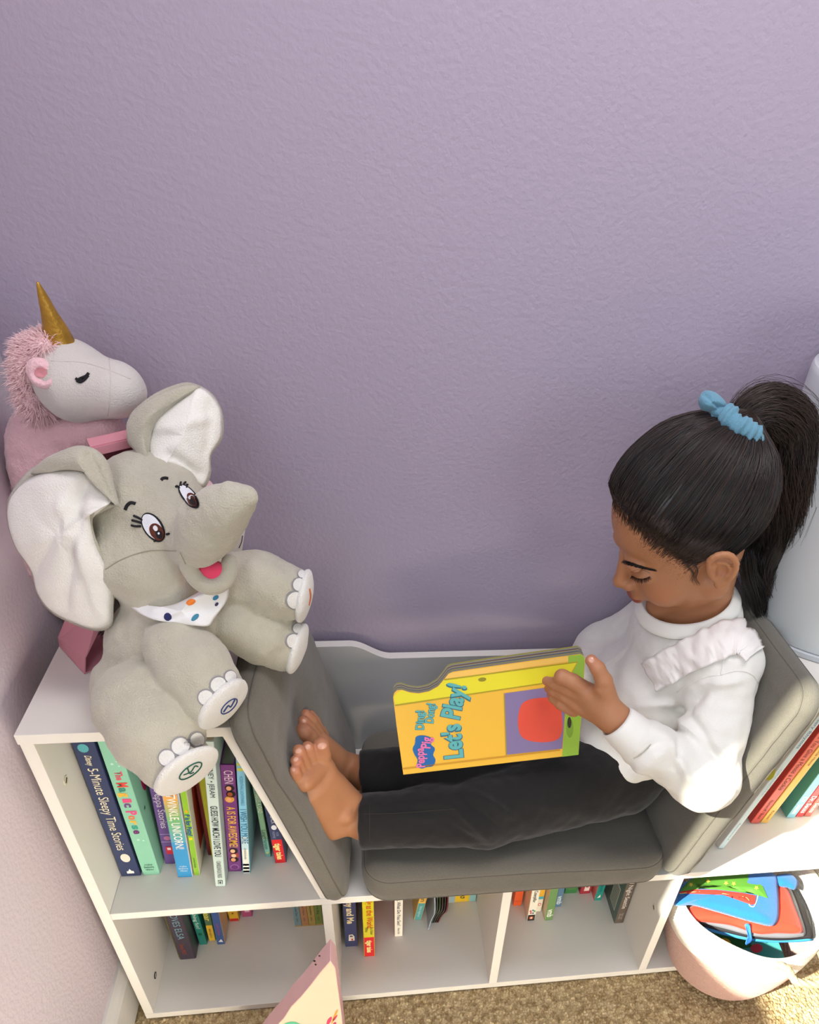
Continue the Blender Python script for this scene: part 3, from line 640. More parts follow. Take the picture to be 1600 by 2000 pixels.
b = book('hardcover_book', 'brownish red book at the far right of the upper right shelf', 1.0345, 1.0470, .088, z, .19, (196,96,84), .148, group=GR); st(b, 'Dr. Seuss', .05, .010, .011, (240,214,206), bold=.03)
# ------------------------------------------------------------------ soft toys on the left top board
from mathutils.bvhtree import BVHTree
def adopt(root, *objs):
    if root.type == 'MESH':          # a sub-part on a part: both stand at the world origin already
        for o in objs: o.parent = root; o.matrix_parent_inverse = Matrix.Identity(4)
        return
    inv = (Matrix.Translation(root.location) @ root.rotation_euler.to_matrix().to_4x4()).inverted()
    for o in objs: o.parent = root; o.matrix_parent_inverse = inv
def plush(name, col, v=.1, b=.7, sc_=650):
    return mat(name, col, .92, bump=b, bscale=sc_, var=v, vscale=38, sheen=.45, spec=.1)
m_ele = plush('grey_plush', (194,189,171)); m_lin = plush('white_plush', (240,237,230), .05, .5)
m_pad = plush('white_pad_plush', (232,230,224), .04); m_edge = mat('silver_embroidery', (150,148,150), .5, sheen=.2)
def bvh(o):
    me = o.data; return BVHTree.FromPolygons([v.co.copy() for v in me.vertices], [tuple(p.vertices) for p in me.polygons])
def cast(tree, px, py, lift):
    d = (Matrix(RM) @ Vector(((px-PCX)/FPX, -(py-PCY)/FPX, -1))).normalized()
    loc, nor, i, dist = tree.ray_cast(CAM, d)
    if loc is None: return None
    if nor.dot(d) > 0: nor = -nor
    return loc+nor*lift
def smooth_closed(pts, n=40):
    P = np.array(pts, float); m = len(P); out = []
    for s in np.linspace(0, m, n, endpoint=False):
        i = int(s); t = s-i; a, b, c, d = P[(i-1)%m], P[i%m], P[(i+1)%m], P[(i+2)%m]
        out.append(.5*((2*b)+(-a+c)*t+(2*a-5*b+4*c-d)*t*t+(-a+3*b-3*c+d)*t**3))
    return np.array(out)
def stitch(name, pts, tree, m, parent, lift=.0008, smooth=True, rings=4, n=40):
    """an embroidered or sewn patch lying on the curved surface under it"""
    P = smooth_closed(pts, n) if smooth else np.array(pts, float)
    c = P.mean(0); V_ = []; F = []; n = len(P)
    q = cast(tree, c[0], c[1], lift)
    if q is None: return None
    V_.append(q)
    for r in range(1, rings+1):
        for p in P:
            w = c+(p-c)*r/rings; q2 = cast(tree, w[0], w[1], lift) or V_[max(0, len(V_)-n)]; V_.append(q2)
    for i in range(n): F.append([0, 1+i, 1+(i+1) % n])
    for r in range(rings-1):
        a = 1+r*n; b = a+n
        for i in range(n): F.append([a+i, b+i, b+(i+1) % n, a+(i+1) % n])
    o = mobj(name, V_, F, m, None, smooth=True); adopt(parent, o); return o
def thread(name, pts, tree, r, m, parent, lift=.0006, n=24, taper=False):
    P = spline([(p[0], p[1], 0) for p in pts], n); Q = [cast(tree, p[0], p[1], lift) for p in P]; Q = [q for q in Q if q is not None]
    if len(Q) < 2: return None
    rr = np.full(len(Q), r)
    if taper: rr = r*(1-.75*np.linspace(0, 1, len(Q)))
    v, f = tube_arrays([np.array([tuple(q) for q in Q])], [rr], 6); o = mobj(name, v, f, m, None, smooth=True); adopt(parent, o); return o
def pillow(name, outline, centre, front, back, m, parent, rings=14, n=90, folds=None, seed=0):
    """a thin stuffed flap: outline and centre are (px,py,Y); front/back bulge in metres along the view of the flap's own normal"""
    O = smooth_closed(outline, n); C0 = np.array(centre, float)
    P3 = [np.array(at(a, b, Y=c)) for a, b, c in O]; c3 = np.array(at(C0[0], C0[1], Y=C0[2]))
    nrm = np.zeros(3)
    for i in range(n): nrm += np.cross(P3[i]-c3, P3[(i+1) % n]-c3)
    nrm /= np.linalg.norm(nrm)
    if nrm @ (np.array(CAM)-c3) < 0: nrm = -nrm
    V_ = []; F = []
    def side(sg, bul):
        base = len(V_); V_.append(c3+nrm*sg*bul)
        for r in range(1, rings+1):
            t = r/rings
            for i in range(n):
                p = c3+(P3[i]-c3)*t
                h = sg*bul*math.sqrt(max(0, 1-t**3))
                fo = 0
                if folds: 
                    q = np.array(O[i][:2]); pp = C0[:2]+(q-C0[:2])*t
                    for (ax, ay, bx, by, wd, am) in folds:
                        ab = np.array([bx-ax, by-ay]); ap = pp-np.array([ax, ay]); s = np.clip(ap@ab/(ab@ab), 0, 1); dd = np.linalg.norm(ap-s*ab)
                        fo += am*math.exp(-(dd/wd)**2)
                    fo *= min(1, (1-t)*4) if r < rings else 0
                wr = .0011*noise.noise(Vector(p*55)+Vector((seed,)*3))*min(1, (1-t)*5)
                V_.append(p+nrm*(h+fo+wr))
        for i in range(n): F.append([base, base+1+i, base+1+(i+1) % n] if sg > 0 else [base, base+1+(i+1) % n, base+1+i])
        for r in range(rings-1):
            a = base+1+r*n; b = a+n
            for i in range(n):
                q = [a+i, b+i, b+(i+1) % n, a+(i+1) % n]; F.append(q if sg > 0 else q[::-1])
        return base+1+(rings-1)*n
    a = side(1, front); b = side(-1, back)
    for i in range(n): F.append([a+i, b+i, b+(i+1) % n, a+(i+1) % n])
    bm = bmesh.new(); vs = [bm.verts.new(tuple(v)) for v in V_]
    for f in F:
        try: bm.faces.new([vs[k] for k in f])
        except ValueError: pass
    bmesh.ops.remove_doubles(bm, verts=bm.verts, dist=1e-6)
    o = bobj(name, bm, m, None, smooth=True)
    adopt(parent, o); return o
def A(px, py, Y): return tuple(at(px, py, Y=Y))
# ---- elephant
ele = empty('plush_elephant', (.13, .04, H), label='grey plush elephant with white lined ears and dotted bandana on the left top board', cat='stuffed toy')
K = .012
def fuzz(amp, s): return lambda v: amp*nz(v, s)
torso = [el(A(318,1262,.060), (.058,.050,.054), k=K), el(A(292,1335,.040), (.058,.046,.040), k=K), el(A(345,1205,.065), (.048,.045,.04), k=K)]
larm = chain([A(345,1262,.018), A(378,1305,.000), A(413,1356,-.016)], [.031,.0355,.0330], .004)
rarm = chain([A(440,1132,.085), A(500,1136,.09), A(565,1158,.097)], [.028,.0320,.0300], .002)
lleg = chain([A(268,1372,-.012), A(300,1425,-.038), A(345,1480,-.056)], [.041,.041,.0355], .006)
rleg = chain([A(450,1212,.068), A(510,1240,.080), A(556,1259,.088)], [.028,.033,.0310], .002)
head = [el(A(285,1010,.112), (.052,.050,.056), k=.02), el(A(292,955,.128), (.048,.046,.036), k=.02), el(A(305,1105,.080), (.050,.046,.040), k=.02), el(A(250,1085,.085), (.034,.040,.034), k=.02), el(A(352,1035,.085), (.036,.034,.034), k=.02)]
trunk = chain([A(388,1064,.052), A(410,1030,.038), A(436,996,.028), A(462,977,.022), A(485,969,.018)], [.0250,.0265,.0208,.0138,.0060], .010)
cutf = at(372, 1495, Y=-.10); 
def endcap(p0, p1, extra=.75):
    """plane that flattens a limb end into a foot pad; returns centre and direction"""
    return Vector(p1), Vector(p0)
limbs = {}
prims = torso+larm+rarm+lleg+rleg+head+trunk
_CR, _CU, _CB = (Vector([RM[i][j] for i in range(3)]) for j in range(3))
def pad_dir(P, dx, dy, toward):
    w = (CAM-Vector(P)).normalized(); d = _CR*dx-_CU*dy; d = (d-w*d.dot(w)).normalized(); return d*math.sqrt(1-toward*toward)+w*toward
specs = [('lf', pad_dir(A(345,1480,-.056),.61,.79,.44), A(345,1480,-.056), .0345, .020), ('lh', pad_dir(A(413,1356,-.016),.76,.65,.40), A(413,1356,-.016), .0320, .018), ('rh', pad_dir(A(565,1158,.097),.98,.2,.14), A(565,1158,.097), .0300, .018), ('rf', pad_dir(A(556,1259,.088),.95,.3,.16), A(556,1259,.088), .0305, .017)]
def disc_cut(o, n, rad, k=.004):
    """flattens only the neighbourhood of one limb's end"""
    o = np.array(tuple(o), np.float32); n = np.array(tuple(n), np.float32)
    return (lambda P: np.maximum(-((P-o)@n), np.sqrt((((P-o))**2).sum(-1))-rad), o-rad, o+rad, k, True)
for nm, p0, p1, r_, off in specs:
    c, d = endcap(p0, p1); prims.append(disc_cut(c+d*off, d, .05))
# mouth hollow
mouth_c = A(412,1124,.036)
prims.append(el(mouth_c, (.019,.018,.012), k=.004, sub=True))
body = soft('body', prims, .0021, m_ele, None, it=4, disp=lambda v: .0026*nz(v, 24)+.0016*nz(v, 62, 5)+.0006*nz(v, 160, 8))
adopt(ele, body); bt = bvh(body)
# lower lip and mouth lining
lip = [A(*p) for p in ((362,1088,.038),(370,1112,.033),(388,1136,.030),(412,1147,.029),(436,1138,.034),(447,1118,.042),(448,1095,.05))]
lp = spline(lip, 20); o = soft('lower_lip', [rc(lp[i], lp[i+1], .0068, .0068, .003) for i in range(19)], .0016, m_ele, None); adopt(ele, o)
m_mouth = mat('pink_felt', (236,74,108), .9, bump=.3, bscale=500, sheen=.3); m_tongue = mat('deep_pink_felt', (206,34,80), .9, bump=.3, bscale=500, sheen=.3)
o = soft('mouth_lining', [el(A(408,1122,.044), (.020,.013,.015), k=.003)], .0016, m_mouth, None); adopt(ele, o)
o = soft('tongue', [el(A(424,1124,.043), (.012,.011,.010), k=.003)], .0014, m_tongue, None); adopt(ele, o)
# foot pads with embroidered toes
toe_m = m_pad
for nm, p0, p1, r_, off in specs:
    c, d = endcap(p0, p1); ctr = c+d*(off-.002)
    q = d.to_track_quat('Z', 'Y').to_matrix()
    o = pad_o = soft('foot_pad', [el(ctr, (r_*.98, r_*.98, .0085), R=np.array(q), k=.002)], .0016, m_pad, None, disp=lambda v: .0008*nz(v, 60)); adopt(ele, o)
toes = {'foot': [((328,1484),15), ((357,1458),17), ((398,1450),12)], 'hand': [((402,1366),13), ((430,1338),14), ((458,1318),12)], 'rhand': [((577,1170),16), ((585,1141),12), ((590,1122),8)], 'rfoot': [((575,1250),13), ((584,1226),10)]}
pt_ = None
def toe(cx, cy, r, ang, asp=1.0):
    pts = [(cx+r*1.0*math.cos(a), cy+r*math.sin(a)*asp) for a in np.linspace(0, 2*PI, 14, endpoint=False)]
    e_ = stitch('toe_edge', [(cx+(x-cx)*1.18, cy+(y-cy)*1.18) for x, y in pts], bt, m_edge, ele, .0007)
    stitch('toe', pts, bt, m_pad, e_ or ele, .0013)
for cx, cy, r in ((326,1480,15),(352,1458,17),(384,1444,14),(402,1362,14),(426,1338,15),(449,1322,11),(576,1172,16),(583,1142,12),(588,1122,7),(572,1252,13),(580,1228,9)): toe(cx, cy, r, 0)
# embroidered rings on the pads
pads_ = [o for o in COL.objects if o.name.startswith('foot_pad')]; padt = [bvh(o) for o in pads_]
m_green = mat('green_thread', (40,92,76), .6); m_blue = mat('blue_thread', (44,66,120), .6); m_org = mat('orange_thread', (206,110,70), .6)
def ring_px(cx, cy, a, b, rot, n=14): return [(cx+a*math.cos(t)*math.cos(rot)-b*math.sin(t)*math.sin(rot), cy+a*math.cos(t)*math.sin(rot)+b*math.sin(t)*math.cos(rot)) for t in np.linspace(0, 2*PI, n)]
thread('pad_embroidery', ring_px(372,1505,26,9,-.62), padt[0], .0007, m_green, pads_[0]); thread('pad_embroidery', [(358,1513),(372,1507),(380,1496),(386,1497)], padt[0], .0006, m_green, pads_[0]); thread('pad_embroidery', [(366,1500),(370,1510),(378,1508)], padt[0], .0006, m_green, pads_[0])
thread('pad_embroidery', ring_px(447,1379,20,8,-.75), padt[1], .0006, m_blue, pads_[1]); thread('pad_embroidery', [(436,1390),(445,1378),(450,1380),(458,1366)], padt[1], .0007, m_blue, pads_[1])
thread('pad_embroidery', [(604,1150),(606,1165),(603,1182)], padt[2], .0009, m_org, pads_[2])
# eyes
m_black = mat('black_thread', (26,24,28), .6); m_eyew = mat('white_thread', (232,234,240), .6, bump=.5, bscale=900); m_iris = mat('brown_thread', (92,44,28), .6, bump=.4, bscale=900)
def rot_e(cx, cy, a, b, rot, n=16): return ring_px(cx, cy, a, b, rot, n+1)[:-1]
eyeA = stitch('eye', rot_e(300,1030,32,19,.98), bt, m_black, ele, .0007); stitch('eye_white', rot_e(299,1029,28,15.5,.98), bt, m_eyew, eyeA, .0012)
stitch('iris', rot_e(308,1039,18,12.5,.98), bt, m_iris, eyeA, .0016); stitch('pupil', rot_e(313,1044,9,6.5,.98), bt, m_black, eyeA, .0019)
stitch('eye_glint', rot_e(306,1032,5.5,4.5,.98), bt, m_eyew, eyeA, .0023); stitch('eye_glint', rot_e(313,1042,2.6,2.3,.98), bt, m_eyew, eyeA, .0024)
for p in (((278,1022),(268,1019),(258,1016)),((276,1028),(266,1028),(257,1026)),((280,1016),(270,1011),(261,1007)),((326,1044),(330,1043),(331,1041)),((306,1052),(303,1056),(301,1056))): thread('eyelash', p, bt, .0011, m_black, ele)
thread('eyebrow', [(245,996),(249,987),(256,982),(265,984)], bt, .0015, m_black, ele)
eyeB = stitch('eye', rot_e(369,970,29,13,.86), bt, m_black, ele, .0007); stitch('eye_white', rot_e(368,969,25,10,.86), bt, m_eyew, eyeB, .0012)
stitch('iris', rot_e(376,977,15,8,.86), bt, m_iris, eyeB, .0016); stitch('pupil', rot_e(380,981,8,4.5,.86), bt, m_black, eyeB, .0019); stitch('eye_glint', rot_e(373,974,4.4,3.2,.86), bt, m_eyew, eyeB, .0023)
for p in (((351,955),(346,950),(343,952)),((354,951),(352,946),(353,942)),((359,950),(359,945),(362,942)),((363,954),(364,948),(366,947))): thread('eyelash', p, bt, .0010, m_black, ele)
thread('eyebrow', [(315,938),(318,935),(323,934),(328,935)], bt, .0014, m_black, ele)
# seams
m_se = mat('plush_seam', (156,150,132), .9)
for p in (((206,1112),(240,1092),(290,1076),(345,1076)),((352,1078),(362,1100),(375,1125),(395,1150)),): thread('face_seam', p, bt, .0006, m_se, ele, .0)
# ears: grey back and white lining
lo_ = [(118,884,.10),(150,872,.10),(185,880,.10),(208,905,.095),(222,945,.085),(234,984,.075),(205,985,.065),(180,1010,.06),(185,1050,.055),(205,1100,.05),(222,1150,.05),(222,1185,.05),(218,1222,.045),(190,1233,.045),(150,1222,.05),(100,1197,.06),(72,1160,.07),(60,1115,.075),(30,1070,.08),(14,1020,.09),(15,975,.10),(45,930,.105),(80,903,.10)]
o = pillow('ear', lo_, (120,1040,.070), .004, .010, m_ele, ele)
lw = [(80,925,.088),(120,916,.084),(165,918,.080),(182,942,.075),(215,968,.068),(212,985,.06),(180,992,.058),(176,1015,.056),(185,1060,.052),(204,1102,.047),(219,1150,.046),(221,1190,.045),(217,1219,.042),(190,1230,.041),(151,1220,.044),(101,1195,.055),(74,1158,.065),(62,1114,.07),(32,1069,.075),(16,1020,.085),(17,978,.092),(42,945,.094)]
o = pillow('ear_lining', lw, (125,1050,.058), .010, .003, m_lin, ele, folds=((170,950,60,1150,12,-.004),(165,1010,130,1190,12,-.006),(135,985,215,1200,14,.005),(30,950,150,930,14,.004),(175,940,150,1030,9,-.005)), seed=3)
o = pillow('ear_fold', [(60,925,.098),(85,898,.092),(120,880,.088),(155,870,.085),(188,878,.085),(212,905,.08),(224,950,.072),(233,990,.064),(215,975,.062),(190,952,.066),(170,925,.072),(130,918,.08),(95,925,.088)], (160,905,.074), .008, .008, m_ele, ele, folds=((180,890,215,965,8,-.004),))
ro = [(250,822,.16),(262,800,.16),(300,770,.165),(340,752,.17),(372,747,.17),(410,765,.17),(432,798,.17),(437,835,.165),(432,862,.16),(413,890,.15),(412,925,.145),(398,952,.135),(360,930,.13),(335,915,.128),(300,928,.125),(278,905,.13),(262,880,.14),(248,860,.15)]
o = pillow('ear', ro, (345,850,.140), .002, .010, m_ele, ele)
rw = [(288,848,.145),(300,822,.145),(335,792,.150),(372,768,.155),(388,756,.158),(410,768,.160),(430,798,.160),(434,832,.155),(430,860,.15),(411,890,.14),(409,925,.137),(394,950,.128),(358,918,.122),(325,905,.118),(318,918,.115),(305,924,.115),(294,900,.122),(290,875,.135)]
o = pillow('ear_lining', rw, (358,852,.130), .006, .004, m_lin, ele, folds=((310,840,400,820,12,.003),(330,890,395,930,12,-.005),(410,790,405,880,10,-.003)), seed=9)
o = pillow('ear_fold', [(250,825,.15),(275,795,.150),(320,768,.152),(365,752,.155),(392,756,.158),(350,780,.148),(312,812,.140),(294,845,.135),(290,885,.128),(300,915,.118),(285,912,.120),(268,885,.13),(252,860,.14)], (285,835,.137), .008, .006, m_ele, ele)
# bandana
m_band = mat('white_cotton', (238,238,238), .8, bump=.3, bscale=700, sheen=.2)
ba = [(252,1178,.046),(290,1186,.036),(340,1180,.040),(400,1150,.038),(446,1130,.046),(448,1148,.044),(444,1172,.040),(420,1206,.026),(408,1222,.018),(380,1222,.014),(340,1217,.016),(300,1210,.018),(268,1195,.034)]
ban = pillow('bandana', ba, (355,1195,.018), .003, .003, m_band, ele, folds=((300,1195,430,1160,7,.003),(320,1212,440,1180,7,-.002)))
bb_ = bvh(ban)
for (cx, cy, a, b, rot, col) in ((328,1205,7.5,7.5,0,(40,44,96)),(373,1176,9,5,-.4,(236,130,50)),(381,1206,9,4.5,-.7,(60,130,160)),(421,1167,6.5,4,-.6,(60,130,170)),(423,1180,4.5,3,-.9,(56,44,90))):
    stitch('bandana_dot', rot_e(cx, cy, a, b, rot), bb_, inkm(col), ban, .0006)

# ---- unicorn
uni = empty('plush_unicorn', (.03, .22, H), label='pink and white plush unicorn with gold horn sitting in the corner behind the elephant', cat='stuffed toy')
m_upink = plush('pink_plush', (250,206,212), .08, 1.0, 420); m_uwhite = plush('cream_plush', (214,208,202), .06, .5)
hd = [rc(A(150,748,.21), A(222,760,.200), .0385, .0270, .01), el(A(226,762,.198), (.0275,.026,.0235), k=.01), el(A(135,735,.215), (.032,.034,.034), k=.01)]
uh = soft('head', hd, .002, m_uwhite, None, it=4, disp=fuzz(.0008, 50)); adopt(uni, uh); ut = bvh(uh)
bd = [el(A(120,940,.235), (.050,.040,.09), k=.02), el(A(90,1060,.245), (.050,.045,.075), k=.02), rc(A(95,860,.23), A(215,838,.21), .026, .016, .012), rc(A(215,850,.215), A(330,925,.225), .016, .013, .01), rc(A(330,925,.225), A(400,955,.20), .012, .010, .008)]
ub = soft('body', bd, .0026, m_upink, None, it=3, disp=lambda v: .0018*nz(v, 90)+.001*nz(v, 220)); adopt(uni, ub)
# fluffy mane: many fine tufts of pile
def tufts(name, pts, dirs, length, r, m, root, n=1):
    paths = []; rad = []
    for p, d in zip(pts, dirs):
        p = Vector(p); d = Vector(d).normalized(); j = Vector((rnd.gauss(0,.35), rnd.gauss(0,.35), rnd.gauss(0,.35))); L_ = length*(.6+.7*rnd.random())
        q = [p, p+d*L_*.4+j*L_*.1, p+d*L_*.75+j*L_*.3+Vector((0,0,-.1*L_)), p+d*L_*.95+j*L_*.55+Vector((0,0,-.25*L_))]
        paths.append(spline(q, 6)); rad.append(r*np.array([1,1,.9,.7,.45,.12]))
    v, f = tube_arrays(paths, rad, 4); o = mobj(name, v, f, m, None, smooth=True); adopt(root, o); return o
m_mane = mat('pink_pile', (252,218,220), .9, sheen=.4, spec=.1)
mane_core = [el(A(80,692,.215), (.020,.024,.016), k=.01), el(A(62,735,.215), (.012,.022,.024), k=.01), el(A(72,782,.215), (.013,.02,.018), k=.01), el(A(95,668,.21), (.010,.018,.008), k=.01)]
mc = soft('mane', mane_core, .0025, m_mane, None, disp=fuzz(.0025, 120)); adopt(uni, mc)
me = mc.data; vs = [v for v in me.vertices]; pts = []; dirs = []
for _ in range(5200):
    v = vs[rnd.randrange(len(vs))]; pts.append(v.co.copy()); d = v.normal.copy(); d.x -= .25; d.z += .1; dirs.append(d)
o = tufts('mane_pile', pts, dirs, .0085, .00038, m_mane, uni); tag(o, kind='stuff')
er = [el(A(82,728,.185), (.014,.008,.014), k=.004), el(A(88,742,.18), (.012,.008,.009), k=.004), el(A(80,733,.176), (.007,.006,.006), k=.004, sub=True)]
o = soft('ear', er, .0012, m_upink, None, disp=fuzz(.0006, 160)); adopt(uni, o)
o = pillow('inner_ear', [(70,722,.178),(84,718,.178),(92,727,.178),(90,737,.178),(76,736,.178),(68,731,.178)], (80,729,.1795), .0006, .0006, mat('rose_satin', (222,150,158), .6), uni)
for p in (((150,744),(158,739),(168,735),(174,729)),((150,744),(157,746),(166,741),(173,733)),((148,739),(152,741),(157,740)),((156,747),(158,744),(160,741))): thread('closed_eye', p, ut, .0013, m_black, uni)
thread('head_seam', [(100,705),(160,708),(210,722),(255,740)], ut, .0005, mat('cream_seam', (206,200,193), .9), uni, 0); thread('head_seam', [(213,700),(216,740),(214,780),(210,812)], ut, .0005, mat('cream_seam', (206,200,193), .9), uni, 0)
# horn: tapering gold fabric cone, slightly crinkled
ha = Vector(A(120,674,.212)); hb_ = Vector(A(88,590,.205)); hdn = (hb_-ha).normalized(); Lh = .062
v = []; f = []; ns = 22; nr = 26
u_ = hdn.orthogonal().normalized(); w_ = hdn.cross(u_)
for i in range(nr):
    t = i/(nr-1); R_ = .0135*(1-t)**.85+.0008
    for k in range(ns):
        a = 2*PI*k/ns; rr = R_*(1+.05*math.sin(a*2+t*9)+.05*noise.noise(Vector((math.cos(a)*2, math.sin(a)*2, t*9))))
        v.append(ha-hdn*.004+hdn*t*Lh+(u_*math.cos(a)+w_*math.sin(a))*rr)
for i in range(nr-1):
    for k in range(ns): f.append([i*ns+k, i*ns+(k+1)%ns, (i+1)*ns+(k+1)%ns, (i+1)*ns+k])
f.append(list(range(ns))[::-1]); f.append([(nr-1)*ns+k for k in range(ns)])
m_gold = mat('gold_lame', (190,146,60), .36, bump=.5, bscale=260, var=.25, vscale=90, metal=.55)
o = mobj('horn', v, f, m_gold, None, smooth=True); adopt(uni, o)

# ---- pink carton and white card behind the elephant
pb = empty('pink_carton', (.042, .095, H), label='pink cardboard carton with cut-out sides behind the elephant', cat='box')
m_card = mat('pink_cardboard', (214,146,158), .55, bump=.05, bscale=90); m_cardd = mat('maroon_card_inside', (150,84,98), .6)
du = Vector((.788,.616,0)); dn = Vector((-.616,.788,0)); B0 = Vector((.042,.095,H+.0006))
def cp(u, w, zz): return B0+du*u+dn*w+Vector((0,0,zz))
def sheet(name, pts, m, th=.0012):
    n = len(pts); c = sum(pts, Vector())/n; nrm = (pts[1]-pts[0]).cross(pts[2]-pts[1]).normalized()
    v = list(pts)+[p+nrm*th for p in pts]; F = [list(range(n)), [n+i for i in range(n)][::-1]]+[[i, (i+1)%n, n+(i+1)%n, n+i] for i in range(n)]
    bm = bmesh.new(); vv = [bm.verts.new(p) for p in v]; [bm.faces.new([vv[i] for i in q]) for q in F]
    o = bobj(name, bm, m, None); adopt(pb, o); return o
sheet('carton_bottom', [cp(0,0,0), cp(.19,0,0), cp(.19,.062,0), cp(0,.062,0)], m_card)
sheet('side_panel', [cp(0,0,0), cp(0,.068,0), cp(.002,.068,.012), cp(.006,0,.020)], m_card)
crv = [cp(.006,0,.020), cp(.002,.068,.012)]+[cp(.006+.052*t, .068, .012+.20*t) for t in (.33,.66,1)]+[cp(.058,.0,.21)]+[cp(.058-.024*(1-t)**1.6, .004*0+.0, .020+.19*t) for t in (.75,.5,.25)]
sheet('side_flap', [cp(.006,0,.020), cp(.002,.068,.012), cp(.020,.060,.045), cp(.045,.04,.1), cp(.060,.02,.15), cp(.058,.0,.15), cp(.050,-.0,.1), cp(.034,-.0,.055)], m_card)
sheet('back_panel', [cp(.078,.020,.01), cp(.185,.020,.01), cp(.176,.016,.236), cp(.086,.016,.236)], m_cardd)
sheet('top_frame', [cp(.072,0,.244), cp(.178,0,.244), cp(.178,.016,.246), cp(.076,.016,.246)], m_card)
sheet('front_frame', [cp(.072,0,.236), cp(.18,0,.236), cp(.18,0,.244), cp(.072,0,.244)], m_card); sheet('front_frame', [cp(.062,0,.15), cp(.070,0,.15), cp(.080,0,.236), cp(.072,0,.236)], m_card); sheet('front_frame', [cp(.172,0,.0), cp(.19,0,.0), cp(.18,0,.25), cp(.165,0,.25)], m_card)
gt = empty('plush_animal', tuple(cp(.05,.035,.001)), label='dark grey furry toy inside the pink carton beside the elephant', cat='stuffed toy')
m_fur = plush('dark_grey_fur', (120,116,100), .3, 1.2, 300)
o = soft('body', [el(cp(.062,.032,.030), (.026,.022,.028), k=.01), el(cp(.10,.032,.035), (.03,.022,.033), k=.01)], .002, m_fur, None, disp=lambda v: .002*nz(v, 130)); adopt(gt, o)
pts = []; dirs = []; vs = [q for q in o.data.vertices]
for _ in range(1200): q = vs[rnd.randrange(len(vs))]; pts.append(q.co.copy()); dirs.append(q.normal.copy())
tag(tufts('fur_pile', pts, dirs, .006, .0003, m_fur, gt), kind='stuff')
cq = [Vector(A(350,925,.205)), Vector(A(392,940,.21)), Vector(A(483,1008,.195)), Vector(A(470,1092,.185)), Vector(A(380,1120,.18))]
wc = empty('white_card', tuple(A(430,1100,.19)), label='white card with red edge sticking out behind the elephant trunk', cat='card')
bm = bmesh.new(); va = [bm.verts.new(p) for p in cq]; vb = [bm.verts.new(p+Vector((.0,.004,.0))) for p in cq]; bm.faces.new(va); bm.faces.new(vb[::-1])
for i in range(5): bm.faces.new((va[i], vb[i], vb[(i+1)%5], va[(i+1)%5]))
cdm = bobj('card_sheet', bm, mat('white_card_stock', (236,230,220), .5), None); adopt(wc, cdm); ct = bvh(cdm)
stitch('red_band', [(440,1082),(472,1078),(469,1090),(440,1096)], ct, inkm((214,56,40)), wc, .0006, smooth=False, rings=1)
stitch('red_letter', [(396,947),(401,946),(408,956),(405,959)], ct, inkm((196,56,44)), wc, .0006, smooth=False, rings=1); stitch('red_letter', [(404,953),(409,950),(413,961),(410,962)], ct, inkm((196,56,44)), wc, .0006, smooth=False, rings=1)
thread('printed_line', [(474,1046),(472,1058),(467,1070)], ct, .0005, inkm((90,60,80)), wc)
# ------------------------------------------------------------------ the girl reading in the nook
HM = np.array(((-0.8671723, 0.0256515, -0.4973472), (0.0217211, -0.9957740, -0.0892315), (-0.4975344, -0.0881819, 0.8629504))); HT = np.array((.735110, .139562, .765125)); HS = 1.0139
def hp(f, l, u): return HT+HS*(HM @ np.array((f, l, u)))
def hl(P): return ((P-HT)/HS) @ HM
def hel(c, r, k=.01, sub=False): return el(hp(*c), [HS*v for v in r], R=HM, k=k, sub=sub)
def hrc(a, b, ra, rb, k=.01, sub=False): return rc(hp(*a), hp(*b), ra*HS, rb*HS, k, sub)
CR, CU, CB = (Vector([RM[i][j] for i in range(3)]) for j in range(3))      # right, up, back of the view the photo was taken from
girl = empty('person', (.72, .14, .355), label='child in white sweatshirt and black trousers sitting in the nook reading a board book', cat='person')
sk = []
# head and face
sk += [hel((-.012,0,.042), (.084,.069,.076)), hel((.030,0,.035), (.050,.056,.052), .015), hel((.030,0,-.020), (.050,.053,.055), .015)]
for s in (1, -1):
    sk += [hel((.046,.028*s,-.036), (.029,.026,.029), .015), hrc((.0,.046*s,-.050), (.052,.010*s,-.084), .018, .015, .015), hel((.074,.024*s,.013), (.009,.018,.006), .008)]
sk += [hel((.065,0,-.092), (.014,.016,.013), .01), hel((.074,0,-.046), (.014,.022,.018), .012)]
for s in (1, -1): sk += [hel((.088,.029*s,-.002), (.010,.015,.009), .010, True)]
for s in (1, -1): sk += [hel((.0655,.0295*s,-.005), (.0125,.0145,.0110), .004)]
sk += [hrc((.078,0,.008), (.0925,0,-.024), .0062, .0082, .008), hel((.0945,0,-.0275), (.0085,.0085,.0078), .006)]
for s in (1, -1): sk += [hel((.0865,.0105*s,-.031), (.0085,.0062,.0065), .004), hel((.092,.006*s,-.0385), (.004,.0026,.003), .002, True)]
sk += [hel((.0845,0,-.0515), (.0085,.0165,.0045), .004), hel((.0825,0,-.0605), (.0085,.0135,.0052), .004), hel((.094,0,-.0560), (.010,.019,.0011), .002, True)]
